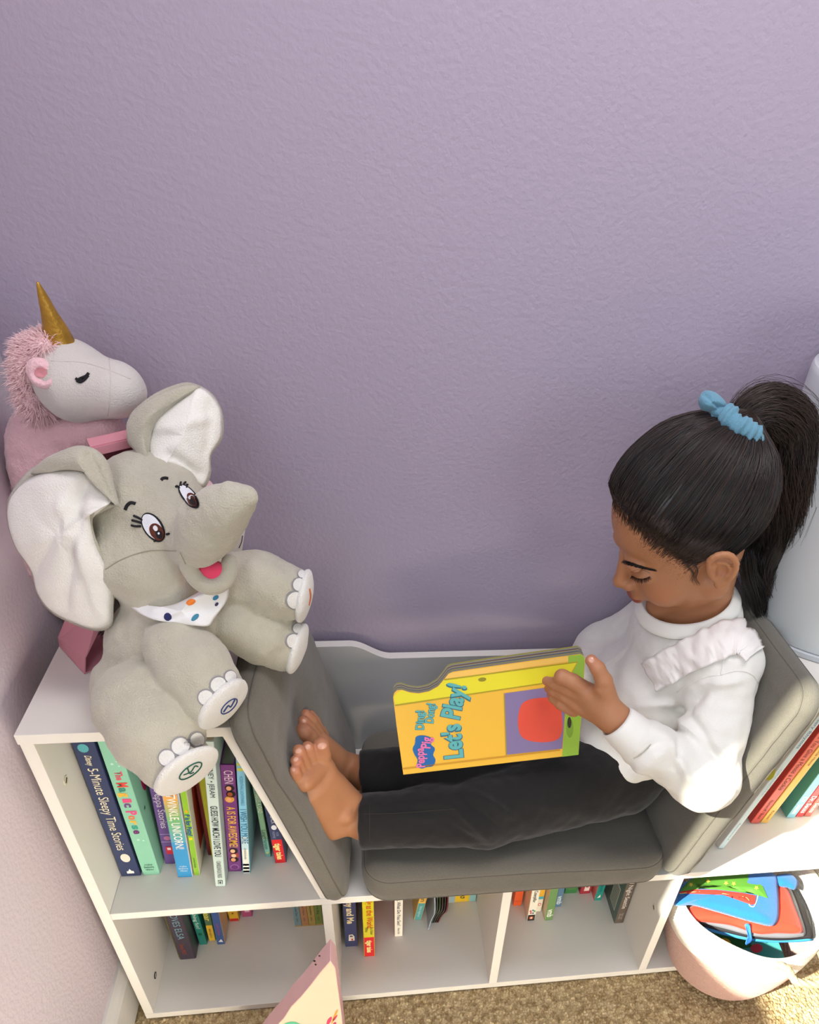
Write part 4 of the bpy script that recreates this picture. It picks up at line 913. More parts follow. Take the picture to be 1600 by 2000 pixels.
# ears
for s in (1, -1):
    sk += [hel((-.006,.0705*s,-.006), (.0150,.0055,.0235), .006)]
    hx = [(.004,.0720,.006),(.003,.0760,.016),(-.006,.0790,.0205),(-.016,.0815,.0165),(-.0205,.0820,.004),(-.018,.0800,-.010),(-.011,.0765,-.021),(-.003,.0735,-.0285),(.002,.0715,-.027)]
    hs_ = spline([(a, b*s, c) for a, b, c in hx], 18)
    sk += [rc(hp(*hs_[i]), hp(*hs_[i+1]), .0032, .0032, .0025) for i in range(17)]
    an = spline([(-.004,.0755*s,.008),(-.012,.0775*s,.003),(-.0125,.0770*s,-.008),(-.006,.0750*s,-.016)], 8)
    sk += [rc(hp(*an[i]), hp(*an[i+1]), .0024, .0024, .002) for i in range(7)]
    sk += [hel((-.0050,.0790*s,-.005), (.0068,.0066,.0098), .002, True), hel((-.012,.0805*s,.010), (.0028,.0030,.0060), .002, True), hel((.0045,.0735*s,-.008), (.0034,.0036,.0055), .003), hel((-.001,.0735*s,-.026), (.0062,.0040,.0062), .003)]
# neck and trunk under the clothes
NB = np.array((.776,.147,.655)); 
sk += [rc(hp(-.020,0,-.035), NB, .036, .038, .02), rc(NB, (.768,.147,.60), .036, .040, .02), el((.762,.147,.575), (.040,.062,.06)), el((.728,.147,.48), (.05,.07,.08)), el((.715,.147,.415), (.055,.08,.035))]
# arms, under the sleeves, ending in the hands
SHL = np.array((.792,.072,.622)); EL_ = np.array((.766,-.012,.506)); WL = np.array(A(1206,1406,.020))
SHR = np.array((.778,.212,.600)); ER = np.array((.708,.252,.500)); WR = np.array((.632,.175,.515))
sk += chain([(.775,.10,.615), SHL, EL_, WL], [.026,.028,.024,.0185], .01)+chain([(.778,.19,.602), SHR, ER, WR], [.026,.028,.024,.018], .01)
# left hand: palm, thumb and four fingers resting on the open cover
sk += [rc(A(1198,1400,.020), A(1160,1360,.040), .0175, .0135, .008), rc(A(1194,1402,.022), A(1130,1374,.050), .0165, .0125, .008), rc(A(1190,1396,.024), A(1140,1352,.048), .015, .012, .008), rc(A(1190,1380,.026), A(1180,1345,.032), .013, .0115, .008)]
def finger(pts, rad, k=.003): return chain([A(*p) for p in pts], rad, k)
LH = [([(1188,1366,.030),(1180,1330,.034),(1168,1306,.040),(1155,1290,.046)], [.0115,.0098,.0085,.0070]),
      ([(1146,1350,.046),(1120,1332,.052),(1098,1322,.058),(1090,1332,.074)], [.0110,.0095,.0090,.0070]),
      ([(1136,1360,.048),(1108,1345,.056),(1086,1336,.066),(1068,1330,.080)], [.0102,.0086,.0076,.0058]),
      ([(1126,1372,.050),(1102,1358,.058),(1083,1350,.068),(1071,1345,.081)], [.0096,.0080,.0068,.0054]),
      ([(1120,1386,.052),(1096,1374,.060),(1082,1364,.070),(1076,1358,.080)], [.0092,.0076,.0064,.0052])]
for p, r_ in LH: sk += finger(p, r_)
# right hand behind the book
sk += [rc(WR, (.598,.150,.520), .0165, .0125, .008), rc(WR, (.600,.160,.500), .0155, .0120, .008)]
for i, (y, zz) in enumerate(((.138,.535),(.142,.520),(.147,.506),(.153,.494))):
    sk += chain([(.602,.152-.002*i,.524-.008*i), (.578,.146-.001*i,zz+.004), (.556,.140-.001*i,zz+.002), (.542,.133,zz+.004)], [.0098,.0082,.0070,.0056], .003)
sk += chain([(.625,.165,.528), (.612,.150,.548), (.600,.138,.562)], [.0105,.0090,.0072], .003)
# pelvis and legs under the trousers, ending in the feet
HL = np.array((.705,.095,.405)); KL = np.array(at(945,1586,Z=.402)); AL = np.array(at(716,1604,Z=.392))
HR = np.array((.705,.195,.405)); KR = np.array(at(905,1512,Z=.408)); AR = np.array(at(716,1510,Z=.392))
sk += chain([HL, KL, AL], [.045,.034,.024], .01)+chain([HR, KR, AR], [.045,.034,.024], .01)
# left foot
sk += [rc(AL, A(668,1594,.050), .0235, .0225, .01), el(A(652,1604,.044), (.022,.021,.024), k=.01), rc(A(655,1590,.045), A(622,1530,.034), .0235, .0185, .012), rc(A(636,1604,.040), A(600,1545,.024), .0235, .0185, .012),
       rc(A(594,1526,.012), A(626,1494,.044), .0125, .0145, .008), el(A(676,1594,.030), (.009,.009,.010), k=.008), rc(A(690,1570,.055), A(640,1510,.042), .016, .012, .012)]
LF = [([(630,1496,.044),(629,1473,.045),(627,1455,.045)], [.0115,.0105,.0098]), ([(612,1500,.036),(607,1476,.038),(601,1460,.037)], [.0085,.0080,.0076]), ([(600,1508,.026),(592,1484,.029),(584,1466,.027)], [.0082,.0078,.0074]),
      ([(592,1520,.018),(585,1500,.020),(579,1486,.017)], [.0078,.0074,.0070]), ([(588,1534,.010),(580,1518,.010),(576,1505,.007)], [.0078,.0072,.0064])]
for p, r_ in LF: sk += finger(p, r_, .002)
# right foot
sk += [rc(AR, A(676,1504,.150), .0235, .0225, .01), el(A(664,1524,.142), (.021,.021,.022), k=.01), rc(A(672,1502,.146), A(622,1452,.118), .0225, .0165, .012), rc(A(655,1515,.135), A(608,1452,.106), .018, .0125, .01)]
RF = [([(612,1452,.106),(600,1440,.102),(592,1431,.099)], [.0115,.0125,.0120]), ([(618,1440,.118),(604,1422,.116),(592,1410,.113)], [.0090,.0085,.0080]), ([(620,1430,.127),(608,1408,.127),(597,1396,.126)], [.0085,.0080,.0074]), ([(624,1428,.136),(614,1408,.138),(606,1396,.138)], [.0080,.0075,.0066]), ([(632,1436,.144),(624,1420,.147),(618,1408,.148)], [.0076,.0070,.0060])]
for p, r_ in RF: sk += finger(p, r_, .002)
def skin_col(P):
    base = np.array(lin((182,128,92))); C_ = np.tile(base, (len(P), 1)); q = hl(P)
    def blend(w, col): 
        nonlocal C_
        w = np.clip(w, 0, 1)[:, None]; C_ = C_*(1-w)+np.array(lin(col))*w
    d = np.sqrt(((q-np.array((.088,0,-.056)))/np.array((.012,.018,.0095)))**2 @ np.ones(3)); blend((1.12-d)*4, (156,88,74))
    d = np.sqrt(((q-np.array((.060,.045,-.030)))/np.array((.03,.03,.025)))**2 @ np.ones(3)); blend((1-d)*.35, (196,124,92))
    d = np.sqrt(((q-np.array((-.0045,.080,-.006)))/np.array((.008,.008,.011)))**2 @ np.ones(3)); blend((1.1-d)*1.0, (158,96,76))
    # toes and fingertips are pinker, feet a little lighter
    for p, r_ in LH+LF+RF:
        t = np.array(A(*p[-1])); d = np.sqrt(((P-t)**2).sum(1)); blend((1-d/.016)*.55, (200,128,104))
    n = np.array([noise.noise(Vector(x*40)) for x in P[::1]])*.05
    return C_*(1+n[:, None])
m_skin = mat('skin', (182,128,92), .48, attr='Col', bump=.12, bscale=900, sss=.35, spec=.4)
gb = soft('body', sk, .00145, m_skin, None, it=2, colorfn=skin_col); adopt(girl, gb); gt_ = bvh(gb)
m_nail = mat('fingernail', (212,158,134), .25, spec=.6)
for cx, cy, a, b, r_ in ((629,1457,9,6,-.2),(601,1459,6,4.5,-.3),(583,1467,6,4.5,-.4),(578,1483,5,4,-.6),(573,1503,3.5,4,-.6)): stitch('toenail', rot_e(cx, cy, a, b, r_), gt_, m_nail, girl, .0003)
stitch('thumbnail', rot_e(1155,1289,6,5,.7), gt_, m_nail, girl, .0003)
stitch('toenail', rot_e(594,1408,4,3,.4), gt_, m_nail, girl, .0003)
# eyebrows, lashes, nostril shade come from geometry and hair strands
m_hair = mat('dark_hair', (30,25,24), .38, spec=.5, bump=.2, bscale=30, stretch=(1,1,1)); m_hair2 = mat('dark_brown_hair', (60,46,40), .38, spec=.5); m_lash = mat('lash_hair', (28,20,18), .5)
pth = []; rad = []
for i in range(190):
    t = rnd.random(); cx = 1213+57*t; cy = 1098+ (5*math.sin(t*2.2)+10*t**1.5)+rnd.uniform(-3.4, 3.0)*(1-.5*t)
    q = [cast(gt_, cx, cy, .0003), cast(gt_, cx+4+3*t, cy-1.5+2*t, .0007), cast(gt_, cx+9+5*t, cy+.5+2*t, .0004)]
    if all(v is not None for v in q): pth.append(spline(q, 5)); rad.append(np.array([.0003,.00032,.00028,.0002,.0001]))
v, f = tube_arrays(pth, rad, 4); o = mobj('eyebrow', v, f, m_lash, None, smooth=True); adopt(girl, o)
pth = []; rad = []
for i in range(52):
    t = (i+rnd.random())/52; a = cast(gt_, 1234+36*t, 1124+5.5*math.sin(t*PI)+1.5*t, .0002)
    if a is None: continue
    dd = (-CR*(.55-.9*t)-CU*(.8)+CB*.35).normalized()*(.0056+.0022*math.sin(t*PI)+rnd.gauss(0,.0006))
    pth.append(spline([a, a+dd*.5+CB*.0004, a+dd+CU*.0012], 5)); rad.append(np.array([.00026,.00024,.0002,.00015,.00006]))
v, f = tube_arrays(pth, rad, 4); o = mobj('eyelashes', v, f, m_lash, None, smooth=True); adopt(girl, o)
thread('eyelid_crease', [(1233,1117),(1244,1113),(1258,1114),(1270,1120)], gt_, .0003, mat('lid_crease', (140,92,66), .6), girl, 0)

# hair: a close cap, combed strands drawn back to the tie, and the ponytail
PB = (-.080,-.010,.090)
hcap = [hel((-.013,0,.046), (.091,.0765,.084), .01), hel((.020,0,.052), (.060,.064,.055), .02), hrc((-.055,0,.065), (-.078,-.010,.088), .040, .015, .02)]
cut_n = HM @ np.array((.80,0,-.60)); cut_o = hp(.061,0,.081)
hcap.append(half(cut_o, cut_n, .006))
cut_n2 = HM @ np.array((.35,0,-.94)); cut_o2 = hp(-.03,0,-.036); hcap.append(half(cut_o2, cut_n2, .006))
for s in (1,-1): hcap.append(hel((-.006,.080*s,-.010), (.020,.024,.024), .006, True))
hc = soft('hair', hcap, .0022, m_hair, None, it=3); adopt(girl, hc); hct = bvh(hc)
C0 = np.array(hp(-.013,0,.046)); pbw = np.array(hp(*PB))
def on_cap(p, lift):
    d = Vector(p-C0).normalized(); loc, nor, i, dist = hct.ray_cast(Vector(C0)+d*.2, -d)
    return np.array(loc)+np.array(d)*lift if loc is not None else None
def strand(start, lift, r, wob=0):
    out = []
    for t in np.linspace(0, 1, 12):
        p = start*(1-t)+pbw*t+(0); p = C0+(p-C0)
        q = on_cap(p, lift*(1+.6*math.sin(t*PI)))
        if q is None: return None
        if wob: q = q+wob*np.array([noise.noise(Vector(q*40)), noise.noise(Vector(q*40+9)), noise.noise(Vector(q*40+19))])
        out.append(q)
    return np.array(out)
vs = [np.array(v.co) for v in hc.data.vertices]
# strands start along the hairline and all over the cap
def cap_strands(n, m, lift, r, name):
    P_ = []; R_ = []
    tries = 0
    while len(P_) < n and tries < n*4:
        tries += 1; v = vs[rnd.randrange(len(vs))]; q = hl(v[None])[0]
        if q[2] < -.06 or abs(q[1]) < -1: continue
        s_ = strand(v, lift*(.4+rnd.random()), r, .0012)
        if s_ is None: continue
        L_ = np.linalg.norm(s_[0]-s_[-1])
        if L_ < .02: continue
        P_.append(s_); R_.append(r*np.array([.3,.8]+[1]*8+[.9,.7]))
    v, f = tube_arrays(P_, R_, 3); o = mobj(name, v, f, m, None, smooth=True); adopt(girl, o); tag(o, kind='stuff')
cap_strands(3600, m_hair, .0010, .00042, 'combed_hair'); cap_strands(500, m_hair2, .0016, .00032, 'combed_hair')
# baby hairs at the hairline
P_ = []; R_ = []
for i in range(2100):
    t = rnd.random(); f_ = .078-.066*t; l_ = rnd.uniform(-.03,.075) if t < .4 else .030+.045*rnd.random(); u_ = .084-.066*t
    s0 = hp(f_+rnd.gauss(0,.003), l_, u_+rnd.gauss(0,.005)-.008)
    d = Vector(s0-C0).normalized(); loc, nor, i_, dd = gt_.ray_cast(Vector(C0)+d*.2, -d)
    if loc is None: continue
    a = np.array(loc)+np.array(nor)*.0003; e = np.array(on_cap(s0*.72+pbw*.28, .0012) if on_cap(s0*.72+pbw*.28, .0012) is not None else a)
    mid = on_cap((a*.55+e*.45), .001); 
    if mid is None: mid = (a+e)/2
    P_.append(spline([a, a*.75+mid*.25+np.array(nor)*.0006, mid, e], 7)); R_.append(.00022*np.array([.3,.7,1,1,1,1,.8]))
v, f = tube_arrays(P_, R_, 3); o = mobj('baby_hair', v, f, m_hair2, None, smooth=True); adopt(girl, o); tag(o, kind='stuff')
# ponytail
pp = [(1444,842,.150),(1466,808,.158),(1500,800,.165),(1532,828,.170),(1541,880,.172),(1538,950,.172),(1524,1020,.172),(1508,1085,.170),(1492,1140,.165),(1486,1185,.160)]
pr = [.012,.018,.025,.028,.029,.029,.028,.024,.016,.007]
pc = spline([A(*p) for p in pp], 30); pr_ = np.interp(np.linspace(0, 9, 30), range(10), pr)
core = [rc(pc[i], pc[i+1], pr_[i]*.86, pr_[i+1]*.86, .006) for i in range(29)]
o = soft('ponytail', core, .0025, m_hair, None, disp=lambda v: .003*nz(v, 35)); adopt(girl, o)
tg = np.gradient(pc, axis=0); tg /= np.linalg.norm(tg, axis=1)[:, None]
def pony(n, m, r, out0, out1, name, wave=.007):
    P_ = []; R_ = []
    for i in range(n):
        a0 = rnd.random()*2*PI; tw = rnd.uniform(-.9,.9); rr = rnd.uniform(out0, out1); s0 = 0; s1 = rnd.uniform(.72, 1.0); ph = rnd.random()*6; ln = 26; q = []
        lock = rnd.random()*3
        for t in np.linspace(s0, s1, ln):
            x = t*29; k = min(28, int(x)); fr = x-k; c = pc[k]*(1-fr)+pc[k+1]*fr; tt = tg[k]; R0 = pr_[k]*(1-fr)+pr_[k+1]*fr
            u = np.cross(tt, (0, 1, .01)); u /= np.linalg.norm(u); w = np.cross(tt, u); a = a0+tw*t*2
            wv = wave*t*np.array([math.sin(t*17+ph*.3+lock), math.cos(t*15+ph*.4), 0])
            q.append(c+(u*math.cos(a)+w*math.sin(a))*R0*rr+wv)
        P_.append(np.array(q)); R_.append(r*np.linspace(1, .4, ln))
    v, f = tube_arrays(P_, R_, 3); o = mobj(name, v, f, m, None, smooth=True); adopt(girl, o); tag(o, kind='stuff')
pony(1400, m_hair, .0005, .80, 1.10, 'ponytail_strands', .010); pony(700, m_hair2, .0004, .86, 1.18, 'ponytail_strands', .013); pony(110, m_hair2, .00022, 1.05, 1.5, 'flyaway_hair', .012)
# loose locks behind the ear and the curled ends
P_ = []; R_ = []
locks = [[(1452,1090,.12),(1458,1130,.12),(1470,1165,.125),(1480,1200,.13),(1494,1212,.135)], [(1480,1090,.15),(1486,1130,.15),(1510,1150,.15),(1530,1165,.15),(1514,1182,.15)], [(1462,1080,.13),(1470,1120,.13),(1488,1150,.14),(1492,1190,.14),(1486,1212,.14)], [(1500,1060,.16),(1508,1110,.16),(1500,1150,.16),(1522,1158,.155),(1526,1172,.15)], [(1530,1010,.17),(1538,1070,.17),(1524,1120,.165),(1500,1140,.16),(1492,1160,.155)]]
for lk in locks:
    for j in range(60):
        off = np.array([rnd.gauss(0,.0042), rnd.gauss(0,.0042), rnd.gauss(0,.003)]); q = spline([np.array(A(*p))+off*(1-.35*i/4) for i, p in enumerate(lk)], 16)
        P_.append(q); R_.append(.00042*np.linspace(1,.3,16))
v, f = tube_arrays(P_, R_, 3); o = mobj('loose_locks', v, f, m_hair, None, smooth=True); adopt(girl, o); tag(o, kind='stuff')
# side wisp in front of the ear
P_ = []; R_ = []
for j in range(26):
    dx, dy = rnd.gauss(0,4), rnd.gauss(0,3); pts = [(1330+dx,1085+dy),(1345+dx*.8,1105+dy),(1353+dx*.7,1122),(1350+dx*.9,1136+dy)] if j % 2 else [(1352+dx,1095+dy),(1362+dx*.6,1112),(1357+dx,1128),(1365+dx*1.4,1142+dy)]
    q = [cast(gt_, a, b, .0012) for a, b in pts]
    if all(v is not None for v in q): P_.append(spline(q, 9)); R_.append(.00022*np.linspace(1,.3,9))
v, f = tube_arrays(P_, R_, 3); o = mobj('side_wisp', v, f, m_hair2, None, smooth=True); adopt(girl, o); tag(o, kind='stuff')
# scrunchie with its bow end
m_scr = mat('blue_chambray', (98,146,168), .8, bump=.4, bscale=500, sheen=.2)
sc0 = Vector(A(1436,836,.132)); ax = (CR*.57+CU*.78+CB*.28).normalized(); u0 = ax.orthogonal().normalized(); w0 = ax.cross(u0); v = []; f = []; n1, n2 = 150, 14
for i in range(n1):
    a = 2*PI*i/n1; c = sc0+(u0*math.cos(a)+w0*math.sin(a))*.0235+ax*.0012*math.sin(a*5); ro_ = (u0*math.cos(a)+w0*math.sin(a)); mn = .0105*(1+.13*math.sin(a*13+2*math.sin(a*3))+.10*math.sin(a*23+1)+.12*noise.noise(Vector((math.cos(a)*5,math.sin(a)*5,2))))
    for j in range(n2):
        b = 2*PI*j/n2; mm = mn*(1+.26*noise.noise(Vector((math.cos(a)*6, math.sin(a)*6, b*1.5)))); v.append(c+(ro_*math.cos(b)*.85+ax*math.sin(b)*1.05)*mm)
for i in range(n1):
    for j in range(n2): f.append([i*n2+j, ((i+1)%n1)*n2+j, ((i+1)%n1)*n2+(j+1)%n2, i*n2+(j+1)%n2])
o = mobj('scrunchie', v, f, m_scr, None, smooth=True); adopt(girl, o); scr = o
o = pillow('bow_end', [(1404,806,.135),(1388,805,.132),(1370,800,.135),(1364,782,.14),(1374,764,.145),(1392,764,.145),(1408,775,.14),(1420,790,.135),(1416,802,.132)], (1391,786,.128), .006, .006, m_scr, scr, folds=((1372,772,1410,802,5,-.003),(1366,792,1400,803,4,.002)), n=50, rings=10)
o = soft('bow_knot', [el(A(1404,803,.132), (.0085,.007,.007), k=.003)], .001, m_scr, None, disp=lambda v: .001*nz(v, 200)); adopt(scr, o)

# sweatshirt
m_sw = mat('white_fleece', (240,239,232), .85, bump=.35, bscale=800, sheen=.3, spec=.12, var=.03, vscale=60)
shp = [el((.768,.145,.590), (.064,.088,.068), k=.02), el((.735,.147,.500), (.078,.098,.080), k=.02), el((.722,.145,.445), (.083,.100,.040), k=.02), rc((.785,.085,.628), (.785,.200,.606), .040, .036, .02), rc((.778,.147,.64), (.772,.147,.655), .056, .050, .015)]
shp += chain([(.775,.10,.62), SHL, EL_], [.040,.042,.041], .015)+[rc(EL_, A(1268,1462,.000), .041, .031, .012), rc(A(1268,1462,.0), A(1235,1436,.008), .031, .026, .006)]
shp += chain([(.765,.19,.61), SHR, ER], [.040,.041,.040], .015)+[rc(ER, WR+np.array((.012,.004,0)), .040, .026, .012)]
def neck_open(P): return 0
ncx = np.array((.7605,.1455,.660)); nax = Vector((-.30,-.05,.95)).normalized()
shp.append(rc(ncx+np.array(nax)*.004, ncx+np.array(nax)*.09, .052, .066, .004, True))
folds_sw = [((1175,1245),(1165,1330),14,.004),((1215,1240),(1180,1360),16,-.003),((1380,1345),(1320,1400),13,-.006),((1320,1400),(1395,1460),10,.004),((1345,1395),(1430,1520),9,-.004),((1300,1440),(1350,1530),10,.004),((1330,1430),(1320,1500),8,-.003),((1250,1380),(1330,1370),10,.003),((1225,1500),(1300,1440),10,-.003),((1170,1480),(1260,1540),10,.003),((1440,1330),(1370,1340),10,.003)]
def px_of(P):
    q = (P-np.array(CAM)) @ np.array(RM); return np.stack([PCX+FPX*q[:, 0]/-q[:, 2], PCY-FPX*q[:, 1]/-q[:, 2]], 1)
def fold_disp(folds, am, s):
    def g(v):
        d = am*nz(v, s)+am*.4*nz(v, s*3.1, 4); p = px_of(v); near = v[:, 1] < .16
        for (a, b, wd, h) in folds:
            a = np.array(a); ab = np.array(b)-a; t = np.clip(((p-a)@ab)/(ab@ab), 0, 1); dd = np.linalg.norm(p-a-t[:, None]*ab, axis=1); d += near*h*np.exp(-(dd/wd)**2)*np.sin(PI*np.clip(t*.9+.05, 0, 1))**.5
        return d
    return g
sw = soft('sweatshirt', shp, .0023, m_sw, None, it=4, disp=fold_disp([(a,b,w,h*1.9) for a,b,w,h in folds_sw], .0042, 20)); adopt(girl, sw); swt = bvh(sw)
# ribbed collar, cuffs and hem
def ring_rib(name, c, ax, ra, rb, wid, th, m, tilt=None, ribs=120, flare=0):
    c = Vector(tuple(c)); ax = Vector(ax).normalized(); u = Vector((1,0,0)); u = (u-ax*u.dot(ax)).normalized(); w = ax.cross(u); v = []; f = []; n1, K_ = ribs*2, 10
    for i in range(n1):
        a = 2*PI*i/n1; rb_ = .00035*(i % 2)
        for j in range(K_):
            b = 2*PI*j/K_; s = math.cos(b)*wid/2; t = math.sin(b)*th/2+rb_
            v.append(c+u*math.cos(a)*(ra+t+flare*s)+w*math.sin(a)*(rb+t+flare*s)+ax*s)
    for i in range(n1):
        for j in range(K_): f.append([i*K_+j, ((i+1)%n1)*K_+j, ((i+1)%n1)*K_+(j+1)%K_, i*K_+(j+1)%K_])
    o = mobj(name, v, f, m, None, smooth=True); adopt(sw, o); return o
m_rib = mat('white_ribbing', (240,239,232), .85, sheen=.25, spec=.12)
ring_rib('collar', ncx+np.array(nax)*.002, nax, .0600, .0575, .017, .005, m_rib, flare=-.60)
cd_ = (WL-np.array(A(1268,1462,.0))); cd_ /= np.linalg.norm(cd_)
ring_rib('cuff', np.array(A(1228,1430,.010)), cd_, .0232, .0232, .042, .005, m_rib, ribs=70, flare=-.08)
cdr = (WR-ER)/np.linalg.norm(WR-ER); ring_rib('cuff', WR+cdr*-.004, cdr, .0215, .0215, .035, .005, m_rib, ribs=60)
thread('armhole_seam', [(1408,1318),(1440,1310),(1470,1318),(1487,1345)], swt, .0009, m_sw, sw, .0002); thread('armhole_seam', [(1322,1352),(1350,1335),(1380,1322),(1408,1318)], swt, .0009, m_sw, sw, .0002); thread('shoulder_seam', [(1408,1318),(1412,1290),(1404,1262)], swt, .0007, m_sw, sw, .0002)
# gathered ruffle over the shoulder
def ruffle(path, hw, m, name, lift=.004):
    P = spline([(a, b, c) for a, b, c in path], 110); T_ = np.gradient(P[:, :2], axis=0); T_ /= np.linalg.norm(T_, axis=1)[:, None]; N_ = np.stack([-T_[:, 1], T_[:, 0]], 1); v = []; K_ = 12
    last = None
    for i in range(110):
        for j in range(K_):
            s = j/(K_-1)*2-1; q = P[i, :2]+N_[i]*P[i, 2]*s*hw
            e = (abs(s))**2; l = lift+.0016*e*math.sin(i*.42+s*1.2+2*noise.noise(Vector((i*.05,0,5))))+.0022*noise.noise(Vector((i*.16, s*1.8, 2)))+.0012*noise.noise(Vector((i*.4, s*3, 7)))+(.0012 if abs(s) > .8 else 0)
            c = cast(swt, q[0], q[1], l)
            if c is None: c = last+Vector((.0002,0,-.0006)) if last else Vector(A(q[0], q[1], .05))
            last = c; v.append(c)
    f = [[i*K_+j, (i+1)*K_+j, (i+1)*K_+j+1, i*K_+j+1] for i in range(109) for j in range(K_-1)]
    o = mobj(name, v, f, m, None, smooth=True); adopt(sw, o); s = o.modifiers.new('s', 'SOLIDIFY'); s.thickness = .0012; s.offset = 1; return o
m_ruf = mat('white_woven_cotton', (242,238,234), .75, bump=.2, bscale=900)
ruffle([(1272,1322,1.0),(1310,1300,1.05),(1350,1280,1.05),(1390,1262,1.1),(1425,1248,1.1),(1455,1252,1.1),(1474,1275,.9)], 30, m_ruf, 'ruffle')
# trousers
m_pant = mat('black_jersey', (34,33,33), .85, bump=.3, bscale=700, sheen=.25, spec=.15)
tp = [el((.720,.147,.418), (.088,.104,.055), k=.02)]+chain([HL, KL, AL, A(712,1604,.050)], [.062,.046,.0345,.0335], .012)+chain([HR, KR, AR], [.060,.044,.0330], .012)
tp.append(half(A(704,1600,.05), (-1,.02,-.04), .001))
folds_p = [((880,1570),(960,1640),9,.003),((900,1560),(990,1630),8,-.003),((930,1550),(1010,1600),9,.003),((860,1600),(940,1650),8,-.002),((760,1590),(860,1600),10,.0015),((1000,1560),(1200,1600),14,.002)]
tr = soft('trousers', tp, .0024, m_pant, None, it=3, disp=fold_disp([(a,b,w,h*1.5) for a,b,w,h in folds_p], .0026, 24)); adopt(girl, tr); trt = bvh(tr)
m_pse = mat('black_seam', (58,52,46), .8)
thread('trouser_seam', [(706,1590),(780,1588),(860,1582),(890,1580)], trt, .0004, m_pse, tr, 0); thread('trouser_seam', [(722,1560),(722,1600),(722,1645)], trt, .0004, m_pse, tr, 0)

# ------------------------------------------------------------------ the board book in her hands
m_by = mat('book_amber', (240,188,62), .35, spec=.4)
brd = empty('board_book', A(960,1494,.05), label='large yellow board book with turquoise lettering held sideways by the child', cat='book')
q_bl, q_br, q_tl, q_tr = (Vector(A(788,1513,.050)), Vector(A(1130,1474,.050)), Vector(A(768,1350,.108)), Vector(A(1143,1280,.108)))
bn = (q_br-q_bl).cross(q_tl-q_bl).normalized()
if bn.dot(CAM-q_bl) < 0: bn = -bn
def plane_pt(px, py, lift=0):
    d = Matrix(RM) @ Vector(((px-PCX)/FPX, -(py-PCY)/FPX, -1)); s = (q_bl-CAM).dot(bn)/d.dot(bn); return CAM+d*s+bn*lift
out_px = [(788,1513),(1130,1474),(1137,1380),(1143,1290),(1141,1281),(1134,1277),(1060,1287),(960,1301),(884,1312),(876,1316),(868,1326),(856,1340),(838,1350),(818,1354),(800,1352),(785,1347),(776,1348),(770,1354),(768,1362),(775,1420)]
def slab(name, px, l0, l1, m, mats=None):
    bm = bmesh.new(); a = [bm.verts.new(plane_pt(x, y, l1)) for x, y in px]; b = [bm.verts.new(plane_pt(x, y, l1)-bn*(l1-l0)) for x, y in px]; n = len(px)
    bm.faces.new(a); bm.faces.new(b[::-1])
    for i in range(n): bm.faces.new((a[i], b[i], b[(i+1)%n], a[(i+1)%n]))
    o = bobj(name, bm, m, None); adopt(brd, o); return o
fc_ = slab('front_cover', out_px, -.0016, 0, m_by)
shade = [(126,128,130),(150,140,90),(92,100,120),(160,150,120),(110,84,80),(150,150,140),(160,150,60)]
ctr = (q_bl+q_br)/2
for k, c in enumerate(shade):
    g = 1-.0035*k
    pxk = out_px
    bm = bmesh.new(); l1 = -.0017-.00135*k; aa = []
    for i, (x, y) in enumerate(pxk):
        t = max(0, min(1, (1500-y)/190)); p = plane_pt(x, y, l1)-bn*.0006*k*t+(q_tl-q_bl).normalized()*.0013*(k+1)*t; aa.append(p)
    a = [bm.verts.new(p) for p in aa]; b = [bm.verts.new(p-bn*.0012) for p in aa]; n = len(a); bm.faces.new(a); bm.faces.new(b[::-1])
    for i in range(n): bm.faces.new((a[i], b[i], b[(i+1)%n], a[(i+1)%n]))
    o = bobj('page', bm, coverm(c), None); adopt(brd, o)
def pr(name, px, col, lift, smooth=False, n=40):
    P = smooth_closed(px, n) if smooth else px
    o = mobj(name, [plane_pt(x, y, lift) for x, y in P], [list(range(len(P)))], inkm(col), None); adopt(fc_, o); return o
pr('printed_panel', [(769,1360),(775,1353),(785,1348),(800,1353),(818,1355),(838,1351),(856,1341),(868,1327),(1127,1294),(1112,1318),(1105,1328),(772,1377)], (232,220,48), .0003)
pr('printed_panel', [(870,1325),(878,1315),(884,1313),(1112,1281),(1112,1292),(868,1327)], (244,196,96), .0004)
pr('printed_panel', [(1110,1281),(1135,1278),(1141,1283),(1142,1292),(1130,1474),(1098,1478),(1104,1400),(1108,1330),(1128,1294),(1110,1296)], (150,190,64), .0005)
pr('printed_line', [(772,1376),(1105,1327),(1105,1329),(772,1379)], (176,160,40), .0006); pr('printed_line', [(868,1326),(1128,1292),(1128,1294),(868,1329)], (176,160,40), .0006)
pr('printed_panel', [(986,1354),(1108,1337),(1098,1462),(990,1474)], (134,118,158), .0005)
pr('printed_line', [(984,1354),(986,1354),(990,1474),(988,1475)], (170,150,60), .0007)
pr('printed_panel', [(1020,1374),(1082,1362),(1094,1372),(1092,1442),(1020,1440)], (226,84,62), .0007, True)
pr('printed_line', [(786,1500),(1094,1463),(1094,1466),(786,1503)], (206,150,44), .0006)
pr('printed_shadow', ring_px(1113,1422,7,19,0)[:-1], (128,164,56), .0007); pr('printed_spot', ring_px(1112,1411,4,11,0)[:-1], (54,52,40), .0009)
pr('door_knob', ring_px(942,1327,8,4,-.1)[:-1], (150,140,40), .0007)
lx = (plane_pt(880,1400)-plane_pt(888,1480)).normalized()            # lettering runs up the page
